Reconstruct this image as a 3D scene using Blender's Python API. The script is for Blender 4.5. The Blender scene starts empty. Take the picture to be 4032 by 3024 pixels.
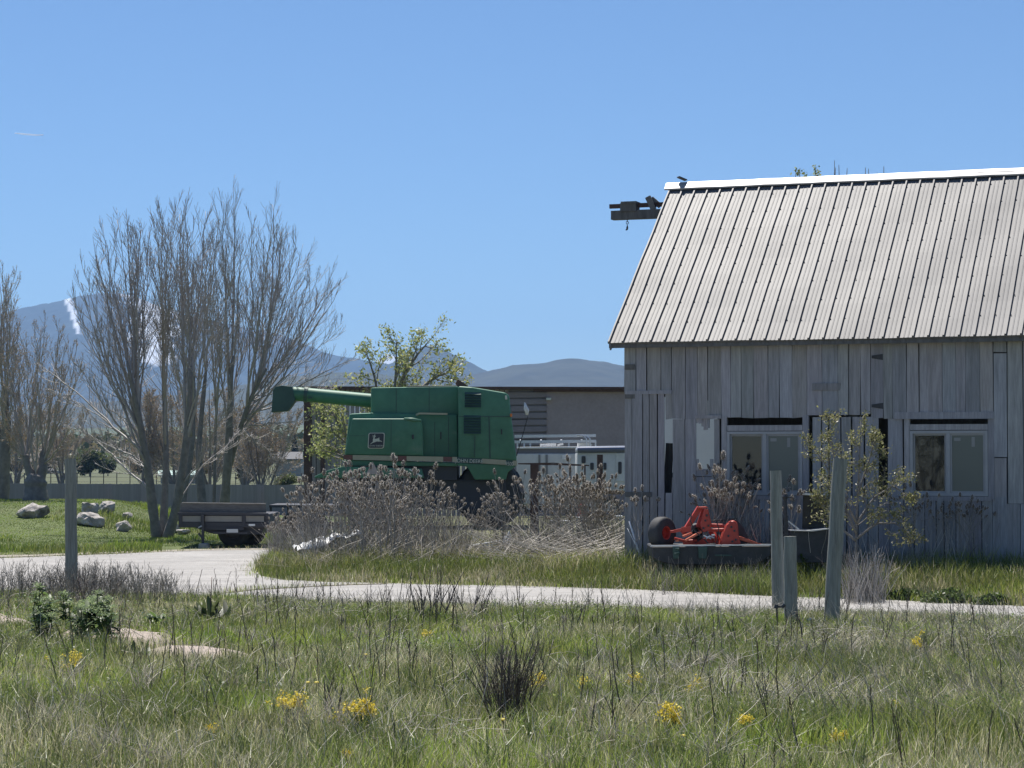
import bpy, bmesh, math, random
import numpy as np
from mathutils import Vector, Matrix

random.seed(7)
RNG = np.random.default_rng(11)
R = math.radians
SC = bpy.context.scene
COL = SC.collection
F = 8732.0                      # focal length in photo pixels
TH = math.atan(278 / F)         # the camera looks up a little
CT, ST = math.cos(TH), math.sin(TH)
EYE = 2.0

# ------------------------------------------------------------------ helpers
def ray(px, py):
    u = (px - 2016) / F; v = (1512 - py) / F
    k = CT - v * ST
    return u / k, (ST + v * CT) / k
def P(px, py, Y):
    a, b = ray(px, py)
    return np.array((a * Y, Y, EYE + b * Y))
def PX(px, Y):
    return (px - 2016) / F * Y
def smooth(a, b, x):
    t = np.clip((np.asarray(x, float) - a) / (b - a), 0, 1)
    return t * t * (3 - 2 * t)

def vnoise(x, y, s=1.0, seed=0):
    x = np.asarray(x, float) * s + seed * 17.31; y = np.asarray(y, float) * s - seed * 9.77
    xi = np.floor(x); yi = np.floor(y); fx = x - xi; fy = y - yi
    fx = fx * fx * (3 - 2 * fx); fy = fy * fy * (3 - 2 * fy)
    def h(a, b):
        t = np.sin(a * 127.1 + b * 311.7) * 43758.5453
        return t - np.floor(t)
    return (h(xi, yi) * (1 - fx) + h(xi + 1, yi) * fx) * (1 - fy) + (h(xi, yi + 1) * (1 - fx) + h(xi + 1, yi + 1) * fx) * fy
def fbm(x, y, s=1.0, o=4, seed=0):
    r = 0; a = .5; t = 0
    for i in range(o):
        r = r + a * vnoise(x, y, s * 2 ** i, seed + i); t += a; a *= .5
    return r / t

class MB:
    """collects geometry and links it as one mesh object"""
    def __init__(s):
        s.V = []; s.T = []; s.Fc = []; s.n = 0
    def add(s, V, faces, tint=(1, 1, 1), m=0):
        V = np.asarray(V, float).reshape(-1, 3)
        t = np.asarray(tint, float)
        if t.ndim == 1: t = np.broadcast_to(t, (len(V), 3))
        s.V.append(V); s.T.append(t)
        for f in faces:
            f = np.asarray(f, int)
            if f.size == 0: continue
            if f.ndim == 1: f = f[None]
            s.Fc.append((f + s.n, m))
        s.n += len(V)
        return s
    def box(s, c, size, rz=0, tint=(1, 1, 1), m=0, M=None):
        x, y, z = np.array(size) / 2
        v = np.array([(-x, -y, -z), (x, -y, -z), (x, y, -z), (-x, y, -z), (-x, -y, z), (x, -y, z), (x, y, z), (-x, y, z)])
        if M is not None: v = v @ np.array(M.to_3x3()).T
        if rz:
            cs, sn = math.cos(rz), math.sin(rz)
            v = v @ np.array([(cs, sn, 0), (-sn, cs, 0), (0, 0, 1)])
        return s.hexa(v + np.asarray(c, float), tint, m)
    def hexa(s, v, tint=(1, 1, 1), m=0):
        return s.add(v, [[(0, 3, 2, 1), (4, 5, 6, 7), (0, 1, 5, 4), (1, 2, 6, 5), (2, 3, 7, 6), (3, 0, 4, 7)]], tint, m)
    def bar(s, a, b, w, h=None, tint=(1, 1, 1), m=0, up=(0, 0, 1)):
        a = np.asarray(a, float); b = np.asarray(b, float); h = h or w
        t = (b - a) / np.linalg.norm(b - a); up = np.asarray(up, float)
        if abs(t @ up) > .97: up = np.array((0., 1, 0))
        sd = np.cross(t, up); sd /= np.linalg.norm(sd); u = np.cross(sd, t)
        q = [(-w / 2, -h / 2), (w / 2, -h / 2), (w / 2, h / 2), (-w / 2, h / 2)]
        return s.hexa([a + sd * i + u * j for i, j in q] + [b + sd * i + u * j for i, j in q], tint, m)
    def tubes(s, Pt, Rd, k=6, tint=(1, 1, 1), m=0, cap=True):
        Pt = np.asarray(Pt, float); Rd = np.asarray(Rd, float)
        if Pt.ndim == 2: Pt = Pt[None]
        if Rd.ndim == 0: Rd = np.full(Pt.shape[1], float(Rd))
        Rd = np.broadcast_to(Rd, Pt.shape[:2])
        B, n, _ = Pt.shape
        T = np.gradient(Pt, axis=1); T /= np.linalg.norm(T, axis=2, keepdims=True) + 1e-12
        mt = T.mean(1); ref = np.where((np.abs(mt[:, 2:3]) > .8), np.array((1., 0, 0)), np.array((0., 0, 1)))
        S = np.cross(T, ref[:, None]); S /= np.linalg.norm(S, axis=2, keepdims=True) + 1e-12
        U = np.cross(S, T)
        a = np.arange(k) * 2 * math.pi / k
        ring = Pt[:, :, None] + Rd[:, :, None, None] * (np.cos(a)[:, None] * S[:, :, None] + np.sin(a)[:, None] * U[:, :, None])
        V = ring.reshape(-1, 3)
        b, i, j = np.meshgrid(np.arange(B), np.arange(n - 1), np.arange(k), indexing='ij')
        o = (b * n + i) * k; j2 = (j + 1) % k
        q = np.stack([o + j, o + j2, o + k + j2, o + k + j], -1).reshape(-1, 4)
        fs = [q]
        if cap:
            bb = np.arange(B)[:, None] * n * k
            fs += [bb + (n - 1) * k + np.arange(k), bb + np.arange(k)[::-1]]
        t = np.asarray(tint, float)
        if t.ndim == 2: t = np.repeat(t, n * k, 0)
        return s.add(V, fs, t, m)
    def lathe(s, prof, o, axis, k=24, tint=(1, 1, 1), m=0):
        """prof: (radius, along-axis) pairs"""
        ax = np.asarray(axis, float); ax /= np.linalg.norm(ax)
        ref = np.array((0, 0, 1.)) if abs(ax[2]) < .9 else np.array((1., 0, 0))
        S = np.cross(ax, ref); S /= np.linalg.norm(S); U = np.cross(S, ax)
        a = np.arange(k) * 2 * math.pi / k
        V = np.concatenate([np.asarray(o, float) + ax * h + r * (np.cos(a)[:, None] * S + np.sin(a)[:, None] * U) for r, h in prof])
        n = len(prof); i, j = np.meshgrid(np.arange(n - 1), np.arange(k), indexing='ij'); j2 = (j + 1) % k
        return s.add(V, [np.stack([i * k + j, i * k + j2, (i + 1) * k + j2, (i + 1) * k + j], -1).reshape(-1, 4)], tint, m)
    def bm(s, bm, tint=(1, 1, 1), m=0):
        bm.verts.index_update()
        V = [v.co[:] for v in bm.verts]
        by = {}
        for f in bm.faces: by.setdefault(len(f.verts), []).append([v.index for v in f.verts])
        s.add(V, list(np.array(x) for x in by.values()), tint, m); bm.free()
        return s
    def prism(s, pts, d, bev=0.0, seg=2, tint=(1, 1, 1), m=0):
        """polygon of 3-D points pushed along d, edges rounded"""
        bm = bmesh.new(); d = Vector(d)
        vs = [bm.verts.new(Vector(p)) for p in pts]; f = bm.faces.new(vs)
        r = bmesh.ops.extrude_face_region(bm, geom=[f])
        bmesh.ops.translate(bm, vec=d, verts=[v for v in r['geom'] if isinstance(v, bmesh.types.BMVert)])
        bmesh.ops.recalc_face_normals(bm, faces=bm.faces[:])
        if bev: bmesh.ops.bevel(bm, geom=bm.edges[:], offset=bev, segments=seg, affect='EDGES', profile=.6, clamp_overlap=True)
        return s.bm(bm, tint, m)
    def pprism(s, pix, Y, thick, bev=0.0, tint=(1, 1, 1), m=0, seg=2):
        return s.prism([P(x, y, Y) for x, y in pix], (0, thick, 0), bev, seg, tint, m)
    def quads(s, C, A, B, tint, m=0):
        """leaf quads: centres C, half vectors A and B"""
        n = len(C)
        V = np.stack([C - A, C + B, C + A, C - B], 1).reshape(-1, 3)
        t = np.asarray(tint, float)
        if t.ndim == 2: t = np.repeat(t, 4, 0)
        return s.add(V, [np.arange(n * 4).reshape(-1, 4)], t, m)
    def build(s, name, mats, parent=None, smooth=False, keep=None, auto=None):
        me = bpy.data.meshes.new(name)
        V = np.concatenate(s.V); T = np.concatenate(s.T)
        off = np.zeros(3)
        if parent is None and keep is None: off = np.array((*((V.min(0) + V.max(0)) / 2)[:2], V[:, 2].min()))
        me.vertices.add(len(V)); me.vertices.foreach_set('co', (V - off).astype(np.float32).ravel())
        lv = np.concatenate([f.ravel() for f, _ in s.Fc]); sz = np.concatenate([np.full(len(f), f.shape[1]) for f, _ in s.Fc])
        mi = np.concatenate([np.full(len(f), m) for f, m in s.Fc])
        me.loops.add(len(lv)); me.loops.foreach_set('vertex_index', lv.astype(np.int32))
        me.polygons.add(len(sz)); st = np.concatenate([[0], np.cumsum(sz)[:-1]])
        me.polygons.foreach_set('loop_start', st.astype(np.int32)); me.polygons.foreach_set('loop_total', sz.astype(np.int32))
        me.polygons.foreach_set('material_index', mi.astype(np.int32))
        me.polygons.foreach_set('use_smooth', np.full(len(sz), bool(smooth)))
        at = me.attributes.new('tint', 'FLOAT_COLOR', 'POINT')
        at.data.foreach_set('color', np.concatenate([T, np.ones((len(T), 1))], 1).astype(np.float32).ravel())
        me.update(calc_edges=True); me.validate()
        for m_ in (mats if isinstance(mats, (list, tuple)) else [mats]): me.materials.append(m_)
        if auto is not None: me.set_sharp_from_angle(angle=R(auto))
        ob = bpy.data.objects.new(name, me); COL.objects.link(ob); ob.location = [float(c) for c in off]
        if parent is not None:
            ob.parent = parent; ob.matrix_parent_inverse = Matrix.Translation(-parent.location)
        return ob

def tag(o, label=None, cat=None, group=None, kind=None):
    if label: o['label'] = label
    if cat: o['category'] = cat
    if group: o['group'] = group
    if kind: o['kind'] = kind
    return o
def thing(name, loc, label, cat, group=None):
    o = bpy.data.objects.new(name, None); COL.objects.link(o); o.empty_display_size = .2
    o.location = [float(c) for c in loc]
    return tag(o, label, cat, group)
def dup(src, loc, rz=0, sc=1.0, label=None, group=None):
    c = src.copy(); COL.objects.link(c); c.location = [float(q) for q in loc]; c.rotation_euler = (0, 0, rz); c.scale = (sc, sc, sc)
    if label: c['label'] = label
    if group: c['group'] = group
    for k in list(src.children):
        q = k.copy(); COL.objects.link(q); q.parent = c
    return c

# ------------------------------------------------------------------ materials
def MAT(name, col, rough=.8, noise=None, tint=True, metal=0.0, bump=None, transl=0.0, stretch=(1, 1, 1), spec=.4, noise2=None, streak=None):
    m = bpy.data.materials.new(name); m.use_nodes = True
    nt = m.node_tree; N = nt.nodes; L = nt.links
    b = N['Principled BSDF']; out = N['Material Output']
    b.inputs['Roughness'].default_value = rough; b.inputs['Metallic'].default_value = metal
    b.inputs['Specular IOR Level'].default_value = spec
    cur = N.new('ShaderNodeRGB'); cur.outputs[0].default_value = (*col, 1); cur = cur.outputs[0]
    geo = N.new('ShaderNodeNewGeometry'); mp = N.new('ShaderNodeMapping'); mp.inputs['Scale'].default_value = stretch
    L.new(geo.outputs['Position'], mp.inputs['Vector'])
    def mul(a, f):
        x = N.new('ShaderNodeMix'); x.data_type = 'RGBA'; x.blend_type = 'MULTIPLY'; x.inputs[0].default_value = 1
        L.new(a, x.inputs[6]); L.new(f, x.inputs[7]); return x.outputs[2]
    for nz in (noise, noise2):
        if nz:
            t = N.new('ShaderNodeTexNoise'); t.inputs['Scale'].default_value = nz[0]; t.inputs['Detail'].default_value = 5; t.inputs['Roughness'].default_value = .65
            L.new(mp.outputs[0], t.inputs['Vector'])
            r = N.new('ShaderNodeMapRange'); r.inputs[1].default_value = .3; r.inputs[2].default_value = .7
            r.inputs[3].default_value = 1 - nz[1]; r.inputs[4].default_value = 1 + nz[1]
            L.new(t.outputs['Fac'], r.inputs[0]); cur = mul(cur, r.outputs[0])
    if streak:   # rust or stain patches of their own colour
        t = N.new('ShaderNodeTexNoise'); t.inputs['Scale'].default_value = streak[0]; t.inputs['Detail'].default_value = 6
        L.new(mp.outputs[0], t.inputs['Vector'])
        r = N.new('ShaderNodeMapRange'); r.inputs[1].default_value = streak[1]; r.inputs[2].default_value = streak[1] + .12
        L.new(t.outputs['Fac'], r.inputs[0])
        x = N.new('ShaderNodeMix'); x.data_type = 'RGBA'; L.new(r.outputs[0], x.inputs[0]); L.new(cur, x.inputs[6]); x.inputs[7].default_value = (*streak[2], 1); cur = x.outputs[2]
    if tint:
        a = N.new('ShaderNodeAttribute'); a.attribute_name = 'tint'; cur = mul(cur, a.outputs['Color'])
    L.new(cur, b.inputs['Base Color'])
    if bump:
        t = N.new('ShaderNodeTexNoise'); t.inputs['Scale'].default_value = bump[0]; t.inputs['Detail'].default_value = 6
        L.new(mp.outputs[0], t.inputs['Vector'])
        q = N.new('ShaderNodeBump'); q.inputs['Strength'].default_value = bump[1]; q.inputs['Distance'].default_value = bump[2] if len(bump) > 2 else .02
        L.new(t.outputs['Fac'], q.inputs['Height']); L.new(q.outputs[0], b.inputs['Normal'])
    if transl:
        tr = N.new('ShaderNodeBsdfTranslucent'); L.new(cur, tr.inputs['Color'])
        mx = N.new('ShaderNodeMixShader'); mx.inputs[0].default_value = transl
        L.new(b.outputs[0], mx.inputs[1]); L.new(tr.outputs[0], mx.inputs[2]); L.new(mx.outputs[0], out.inputs['Surface'])
    return m
def GLASS(name, col, dust, rough=.05, tr_=.8):
    m = bpy.data.materials.new(name); m.use_nodes = True; nt = m.node_tree; N = nt.nodes; L = nt.links
    for n in list(N): N.remove(n)
    out = N.new('ShaderNodeOutputMaterial'); tr = N.new('ShaderNodeBsdfTransparent'); gl = N.new('ShaderNodeBsdfGlossy'); df = N.new('ShaderNodeBsdfDiffuse')
    gl.inputs['Roughness'].default_value = rough; df.inputs['Color'].default_value = (*col, 1); tr.inputs['Color'].default_value = (tr_, tr_ * 1.03, tr_ * 1.02, 1)
    a = N.new('ShaderNodeMixShader'); a.inputs[0].default_value = dust; L.new(tr.outputs[0], a.inputs[1]); L.new(df.outputs[0], a.inputs[2])
    b = N.new('ShaderNodeMixShader'); b.inputs[0].default_value = .06; L.new(a.outputs[0], b.inputs[1]); L.new(gl.outputs[0], b.inputs[2])
    L.new(b.outputs[0], out.inputs['Surface']); return m

m_soil = MAT('soil', (1, 1, 1), .95, (3, .25), bump=(9, .6, .03))
m_gravel = MAT('pale_gravel', (.335, .32, .302), .95, (1.0, .2), noise2=(14, .25), bump=(30, .8, .02), stretch=(.55, 1.5, 1))
m_blade = MAT('grass_blade', (1, 1, 1), .45, transl=.42, spec=.5)
m_straw = MAT('dry_stalk', (1, 1, 1), .5, transl=.15, spec=.5)
m_board = MAT('weathered_board', (.325, .318, .322), .85, (1.2, .2), noise2=(3.1, .17), stretch=(14, 14, 1.1), bump=(4, .35, .006))
m_dark = MAT('old_dark_wood', (.13, .125, .12), .9, (2, .3), stretch=(9, 9, 1.5))
m_roof = MAT('roof_sheet', (.142, .137, .14), .55, (.45, .1), noise2=(3.5, .07), spec=.3)
m_cap = MAT('ridge_metal', (.36, .355, .36), .4, (2, .1), metal=.2, spec=.5)
m_vinyl = MAT('window_vinyl', (.36, .36, .37), .5, (5, .08))
m_glassd = GLASS('dark_glass', (.06, .065, .07), .3, .05, .35)
m_glassg = GLASS('screened_glass', (.16, .175, .15), .8, .3, .3)
m_iron = MAT('black_iron', (.05, .05, .054), .6, (8, .3))
m_green = MAT('green_paint', (.07, .2, .122), .5, (.8, .2), noise2=(5, .1), spec=.45, streak=(1.6, .6, (.13, .22, .16)))
m_greend = MAT('dull_green_paint', (.055, .1, .085), .55, (1.5, .2))
m_yel = MAT('faded_yellow', (.4, .37, .27), .6, (6, .08))
m_redd = MAT('faded_red_tape', (.17, .075, .065), .6, (6, .12))
m_black = MAT('black_rubber', (.05, .05, .052), .75, (9, .25))
m_blackp = MAT('black_panel', (.055, .055, .065), .6)
m_white = MAT('white_paint', (.6, .61, .62), .5, (1.4, .1), noise2=(6, .06))
m_shed = MAT('shed_siding', (.29, .265, .27), .75, (.8, .1), noise2=(9, .08))
m_brown = MAT('rusty_brown_steel', (.085, .05, .042), .8, (5, .3))
m_alu = MAT('dull_aluminium', (.6, .61, .63), .35, (5, .08), metal=.6)
m_orange = MAT('orange_red_paint', (.46, .06, .04), .45, (6, .15), streak=(9, .66, (.2, .05, .03)))
m_postw = MAT('post_wood', (.26, .26, .235), .9, (2, .28), noise2=(5, .2), stretch=(16, 16, 1.2), bump=(3, .5, .01))
m_bark = MAT('grey_bark', (.2, .185, .17), .85, (6, .3), bump=(14, .5, .01))
m_twig = MAT('twig_bark', (.33, .3, .28), .5, (5, .2), spec=.5)
m_bud = MAT('tree_buds', (1, 1, 1), .7, transl=.35)
m_leaf = MAT('leaf', (1, 1, 1), .45, transl=.5, spec=.45)
m_rock = MAT('boulder_stone', (.42, .385, .355), .9, (1.7, .3), noise2=(7, .25), bump=(4, 1.0, .12), streak=(2.2, .56, (.14, .13, .12)))
m_fence = MAT('grey_fence_board', (.26, .24, .255), .85, (.7, .12), stretch=(8, 8, .6))
m_mount = MAT('mountain_ground', (1, 1, 1), .95, (.004, .25), noise2=(.02, .2))
m_timber = MAT('fresh_timber', (.52, .34, .2), .8, (7, .15))
m_greyply = MAT('weathered_ply', (.16, .15, .14), .85, (3, .25), stretch=(2, 2, 9))
m_house = MAT('house_paint', (.3, .3, .29), .8, (1, .1))
m_concrete = MAT('concrete', (.33, .32, .31), .9, (9, .15))
m_orangel = MAT('amber_lens', (.75, .2, .03), .3)
m_petal = MAT('yellow_petal', (.78, .64, .1), .6, (30, .15), transl=.3)
m_fluff = MAT('pale_seed_fluff', (.7, .68, .6), .8, transl=.4)
m_tape = MAT('cream_decal', (.6, .6, .52), .6, tint=False)
m_cloud = MAT('contrail_ice', (.88, .92, .96), 1.0, transl=.6)

# ------------------------------------------------------------------ terrain
def gd(y): return 2 * F / (y - 1790)
def gp(px, py):
    d = gd(py); return (PX(px, d), d)
NEAR = [gp(*q) for q in [(4700, 2462), (4032, 2440), (3500, 2428), (3000, 2418), (2500, 2408), (2000, 2398), (1500, 2385), (1000, 2362), (500, 2348), (0, 2342), (-700, 2336)]]
FAR = [gp(*q) for q in [(-700, 2215), (0, 2198), (250, 2189), (500, 2179), (700, 2169), (850, 2164), (1000, 2161), (1130, 2158), (1150, 2172), (1085, 2190), (1025, 2225), (1006, 2245), (1030, 2268), (1120, 2283), (1300, 2291), (1500, 2296), (2000, 2306), (2500, 2321), (3000, 2345), (3500, 2362), (4032, 2387), (4700, 2405)]]
nx = np.array(sorted(NEAR)); 
def edge(x): return np.interp(x, nx[:, 0], nx[:, 1])
fr_ = np.array(FAR[12:]); 
def fedge(x): return np.interp(x, fr_[:, 0], fr_[:, 1])
def inpoly(x, y, poly):
    x = np.asarray(x); y = np.asarray(y); c = np.zeros(x.shape, bool); n = len(poly)
    for i in range(n):
        (x1, y1), (x2, y2) = poly[i], poly[i - 1]
        h = ((y1 > y) != (y2 > y)) & (x < (x2 - x1) * (y - y1) / (y2 - y1 + 1e-12) + x1)
        c ^= h
    return c
DRIVE = NEAR + FAR
def dirt(x, y):
    """bare earth: berm on the left, a patch by the drive"""
    t = np.clip(((x + 5.6) * 2.9 + (y - 23.2) * -5.0) / (2.9 ** 2 + 5.0 ** 2), -.4, 1.05)
    dx = x + 5.6 - 2.9 * t; dy = y - 23.2 + 5.0 * t
    r = np.hypot(dx, dy * .75) + (fbm(x, y, 1.5, 4, 5) - .5) * .8 + .35 * np.exp(-((t - .42) / .2) ** 2)
    a = smooth(.4, .16, r)
    r2 = np.hypot((x + 2.95) / 1.3, (y - 27.6) / .9) + (fbm(x, y, 2, 3, 9) - .5) * .8
    return a, smooth(1.0, .55, r2)
def g(x, y):
    x = np.asarray(x, float); y = np.asarray(y, float)
    s = edge(x) - y
    z = .3 * smooth(-.1, 6.0, s) + .05 * smooth(8, 16, s)
    z = z + (fbm(x, y, .5, 3, 2) - .5) * .14 * smooth(.3, 3, s)
    a, _ = dirt(x, y); z = z + .1 * a
    # lawn berm with the boulders
    z = z + .66 * smooth(-9.0, -12.3, x + .02 * (y - 60)) * smooth(51, 63, y) * (1 - smooth(66, 80, y))
    # rise to the barn
    t = (y - fedge(x)); wall = (34.64 - x * .342) / .9397
    z = z + .2 * smooth(.3, 4, t) * smooth(.5, 2.5, x) * smooth(60, 45, y)
    z = z + .12 * smooth(.3, 4, t) * smooth(-4.2, -2.6, x) * smooth(3, 1, x) * smooth(56, 46, y)
    z = z - .95 * smooth(66, 112, y)
    z = z + 3.5 * smooth(600, 2500, y)
    return z
def G3(x, y): return np.array((float(x), float(y), float(g(x, y))))

rows = np.concatenate([np.linspace(-10, 8, 12, endpoint=False), np.arange(8, 34, .16), np.arange(34, 80, .7), np.geomspace(80, 9000, 60)])
us = np.linspace(-1, 1, 261); us = np.sign(us) * np.abs(us) ** 1.25 * .95
Yg, Ug = np.meshgrid(rows, us, indexing='ij'); Xg = Ug * (np.maximum(Yg, 0) * .62 + 16)
Zg = g(Xg, Yg)
a_, b_ = dirt(Xg, Yg)
green = np.array((.075, .085, .035)); pale = np.array((.36, .3, .255)); brown = np.array((.25, .17, .12)); field = np.array((.095, .105, .05)); lawn = np.array((.09, .115, .035))
n1 = fbm(Xg, Yg, .9, 4, 3)[..., None]
tt = green * (.7 + .6 * n1) + np.array((.05, .035, .02)) * n1
tt = tt * (1 - a_[..., None]) + pale * (.75 + .5 * n1) * a_[..., None]
tt = tt * (1 - .8 * b_[..., None]) + brown * .8 * b_[..., None]
lw = (smooth(44, 47, Yg) * smooth(-3.5, -5, Xg))[..., None]; tt = tt * (1 - lw) + lawn * (.8 + .4 * n1) * lw
fd = smooth(112, 120, Yg)[..., None]; n2 = fbm(Xg, Yg, .02, 4, 6)[..., None]; tt = tt * (1 - fd) + (field * (.7 + .6 * n2)) * fd
nr, nc = Yg.shape; i, j = np.meshgrid(np.arange(nr - 1), np.arange(nc - 1), indexing='ij'); o = i * nc + j
mb = MB(); mb.add(np.stack([Xg, Yg, Zg], -1).reshape(-1, 3), [np.stack([o, o + 1, o + nc + 1, o + nc], -1).reshape(-1, 4)], tt.reshape(-1, 3))
tag(mb.build('ground', m_soil, smooth=True), kind='structure')

# gravel drive: a sheet just above the ground, its outline frayed
def fray(pts, step=.25, amp=.08, seed=0):
    out = []
    for k in range(len(pts) - 1):
        a = np.array(pts[k]); b = np.array(pts[k + 1]); n = max(2, int(np.linalg.norm(b - a) / step))
        for q in range(n):
            p = a + (b - a) * q / n; out.append(p)
    out.append(np.array(pts[-1])); out = np.array(out)
    out[:, 1] += (fbm(out[:, 0], out[:, 1], 1.7, 3, seed) - .5) * 2 * amp; return out
fa = fray(FAR, amp=.14, seed=4); nr_ = fray(NEAR, amp=.1, seed=8)
bm = bmesh.new(); vs = [bm.verts.new((p[0], p[1], .006)) for p in np.concatenate([nr_, fa])]
f = bm.faces.new(vs); bmesh.ops.triangulate(bm, faces=[f])
if sum(q.normal.z for q in bm.faces) < 0: bmesh.ops.reverse_faces(bm, faces=bm.faces[:])
tag(MB().bm(bm).build('driveway', m_gravel), kind='structure')
# weedy joint across the drive and the gravel shoulder under the trailer
def strip(pts, w, z, tint, name, mat, seed=0):
    pts = fray([gp(*q) for q in pts], .2, .05, seed); n = len(pts); m = MB()
    wv = w * (.5 + fbm(pts[:, 0], pts[:, 1], 2.3, 3, seed + 3))
    V = np.concatenate([np.c_[pts[:, 0], pts[:, 1] - wv / 2, np.full(n, z)], np.c_[pts[:, 0], pts[:, 1] + wv / 2, np.full(n, z)]])
    k = np.arange(n - 1); m.add(V, [np.stack([k, k + 1, k + 1 + n, k + n], -1)], tint)
    return tag(m.build(name, mat), kind='structure')
strip([(870, 2337), (1010, 2322), (1200, 2311), (1380, 2303), (1520, 2299)], .16, .011, (.1, .085, .05), 'driveway_crack', m_soil, 5)
strip([(-300, 2193), (100, 2189), (400, 2178), (700, 2168), (900, 2163), (1150, 2160)], .9, .010, (.3, .27, .22), 'gravel_shoulder', m_soil, 9)

# ------------------------------------------------------------------ far hills
def hill(name, crest, D, depth, snow=None, base=(.03, .04, .035), amp=.06, ns=70, seed=1, foot=0.0):
    cx = np.array(crest, float); px = np.linspace(cx[0, 0], cx[-1, 0], 260)
    py = np.interp(px, cx[:, 0], cx[:, 1])
    py = np.convolve(np.pad(py, 3, mode='edge'), np.ones(7) / 7, 'valid')
    t = np.linspace(0, 1.25, ns)
    X = ((px - 2016) / F)[:, None] * (D - depth * (1 - t))[None] ; Yv = np.broadcast_to((D - depth * (1 - t))[None], X.shape)
    H = ((1790 - py) / F * D)[:, None]
    gul = fbm(X / depth * 14, Yv / depth * 3.2, 1, 5, seed) - .5
    prof = np.where(t < 1, t ** 1.15, np.maximum(0, 1 - (t - 1) * 2.2))[None]
    fine = fbm(X / depth * 60, Yv / depth * 40, 1, 4, seed + 7) - .5
    Z = H * (prof + gul * amp * 3.0 * np.sin(np.clip(t, 0, 1) * math.pi)[None] * .9) + H * fine * .035 * np.minimum(1, t * 3)[None] + foot
    n = fbm(X / depth * 25, Yv / depth * 25, 1, 4, seed + 2)[..., None]
    tn = np.array(base) * (.55 + .9 * n)
    if snow is not None:
        sm = snow(px[:, None], prof, gul, fine)[..., None]; tn = tn * (1 - sm) + np.array((.66, .68, .72)) * sm
    a, b = X.shape; i, j = np.meshgrid(np.arange(a - 1), np.arange(b - 1), indexing='ij'); o = i * b + j
    m = MB(); m.add(np.stack([X, Yv, Z], -1).reshape(-1, 3), [np.stack([o, o + b, o + b + 1, o + 1], -1).reshape(-1, 4)], tn.reshape(-1, 3))
    return tag(m.build(name, m_mount, smooth=True), kind='structure')
def snow1(px, prof, gul, fine):
    zone = np.exp(-((px - 605) / 85.) ** 2) * smooth(.44, .6, prof) * 1.2 + smooth(.78, .98, prof) * np.exp(-((px - 400) / 240.) ** 2) * .2
    chute = np.exp(-((px - 262 - (1 - prof) * 150) / 11.) ** 2) * smooth(.62, .72, prof) * 1.1
    return smooth(.42, .62, zone + chute + (fine * 2.6 + gul * .5) * np.clip(zone * 2.2, 0, 1)) * .9
hill('snowy_mountain', [(-900, 1330), (-300, 1262), (0, 1240), (60, 1216), (150, 1201), (230, 1181), (300, 1166), (370, 1153), (450, 1151), (540, 1168), (600, 1200), (750, 1238), (850, 1262), (950, 1282), (1050, 1303), (1120, 1318), (1200, 1350), (1290, 1390), (1390, 1408), (1480, 1420), (1700, 1470), (2100, 1540)], 7000, 2600, snow1, (.03, .038, .036), .07, 150, 1)
hill('snow_ridge', [(1380, 1480), (1440, 1440), (1500, 1404), (1530, 1392), (1570, 1402), (1640, 1440), (1720, 1480)], 8000, 900, lambda px, p, a, b: smooth(.25, .5, p + b), amp=.05, seed=5)
hill('peaked_hill', [(1250, 1500), (1400, 1462), (1540, 1428), (1600, 1394), (1660, 1364), (1695, 1357), (1740, 1368), (1800, 1398), (1880, 1438), (1925, 1460), (2000, 1478), (2100, 1500), (2400, 1530)], 5200, 1700, None, (.032, .04, .032), .05, 80, 3)
hill('round_hill', [(1600, 1530), (1700, 1503), (1800, 1482), (1900, 1463), (2000, 1438), (2060, 1428), (2150, 1425), (2180, 1413), (2220, 1407), (2330, 1412), (2460, 1435), (2700, 1470), (3200, 1500), (5000, 1540)], 3900, 1300, None, (.036, .04, .03), .04, 80, 8)
hill('low_ridge', [(-900, 1640), (-300, 1610), (0, 1600), (300, 1585), (600, 1560), (900, 1520), (1100, 1482), (1250, 1462), (1380, 1458), (1500, 1468), (1650, 1490), (1800, 1520), (2300, 1560)], 3000, 1300, None, (.04, .046, .033), .05, 80, 12)
hill('valley_slope', [(-1500, 1690), (0, 1680), (600, 1672), (1100, 1662), (1500, 1668), (2300, 1690), (5000, 1700)], 1700, 900, None, (.08, .1, .05), .03, 60, 15)

# ------------------------------------------------------------------ barn
AB = R(20); UA = np.array((math.cos(AB), -math.sin(AB))); VA = np.array((math.sin(AB), math.cos(AB)))
CB = np.array((PX(2460, 36.2), 36.2))
def B(u, v, z):
    p = CB + UA * u + VA * v; return np.array((p[0], p[1], z))
def W(px, py, v=0.0):
    a, b = ray(px, py); s = (v + CB @ VA) / (a * VA[0] + VA[1]); p = np.array((a * s, s))
    return float((p - CB) @ UA), EYE + b * s
def zW(zx, zy, v=0.0):      # coordinates noted on an enlarged view of the wall
    return W(zx / 1.276 + 2300, zy / 1.276 + 1200, v)
def bbox3(m, u0, u1, v0, v1, z0, z1, tint=(1, 1, 1), mi=0):
    return m.hexa([B(u0, v0, z0), B(u1, v0, z0), B(u1, v1, z0), B(u0, v1, z0), B(u0, v0, z1), B(u1, v0, z1), B(u1, v1, z1), B(u0, v1, z1)], tint, mi)
UE = 9.6; VR = 3.43; ZE = W(2393, 1350, -.286)[1]; ZR = 6.77
barn = thing('barn', B(0, 0, .1), 'weathered grey board barn with a pale ribbed metal roof', 'barn')
wall = MB()
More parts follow.
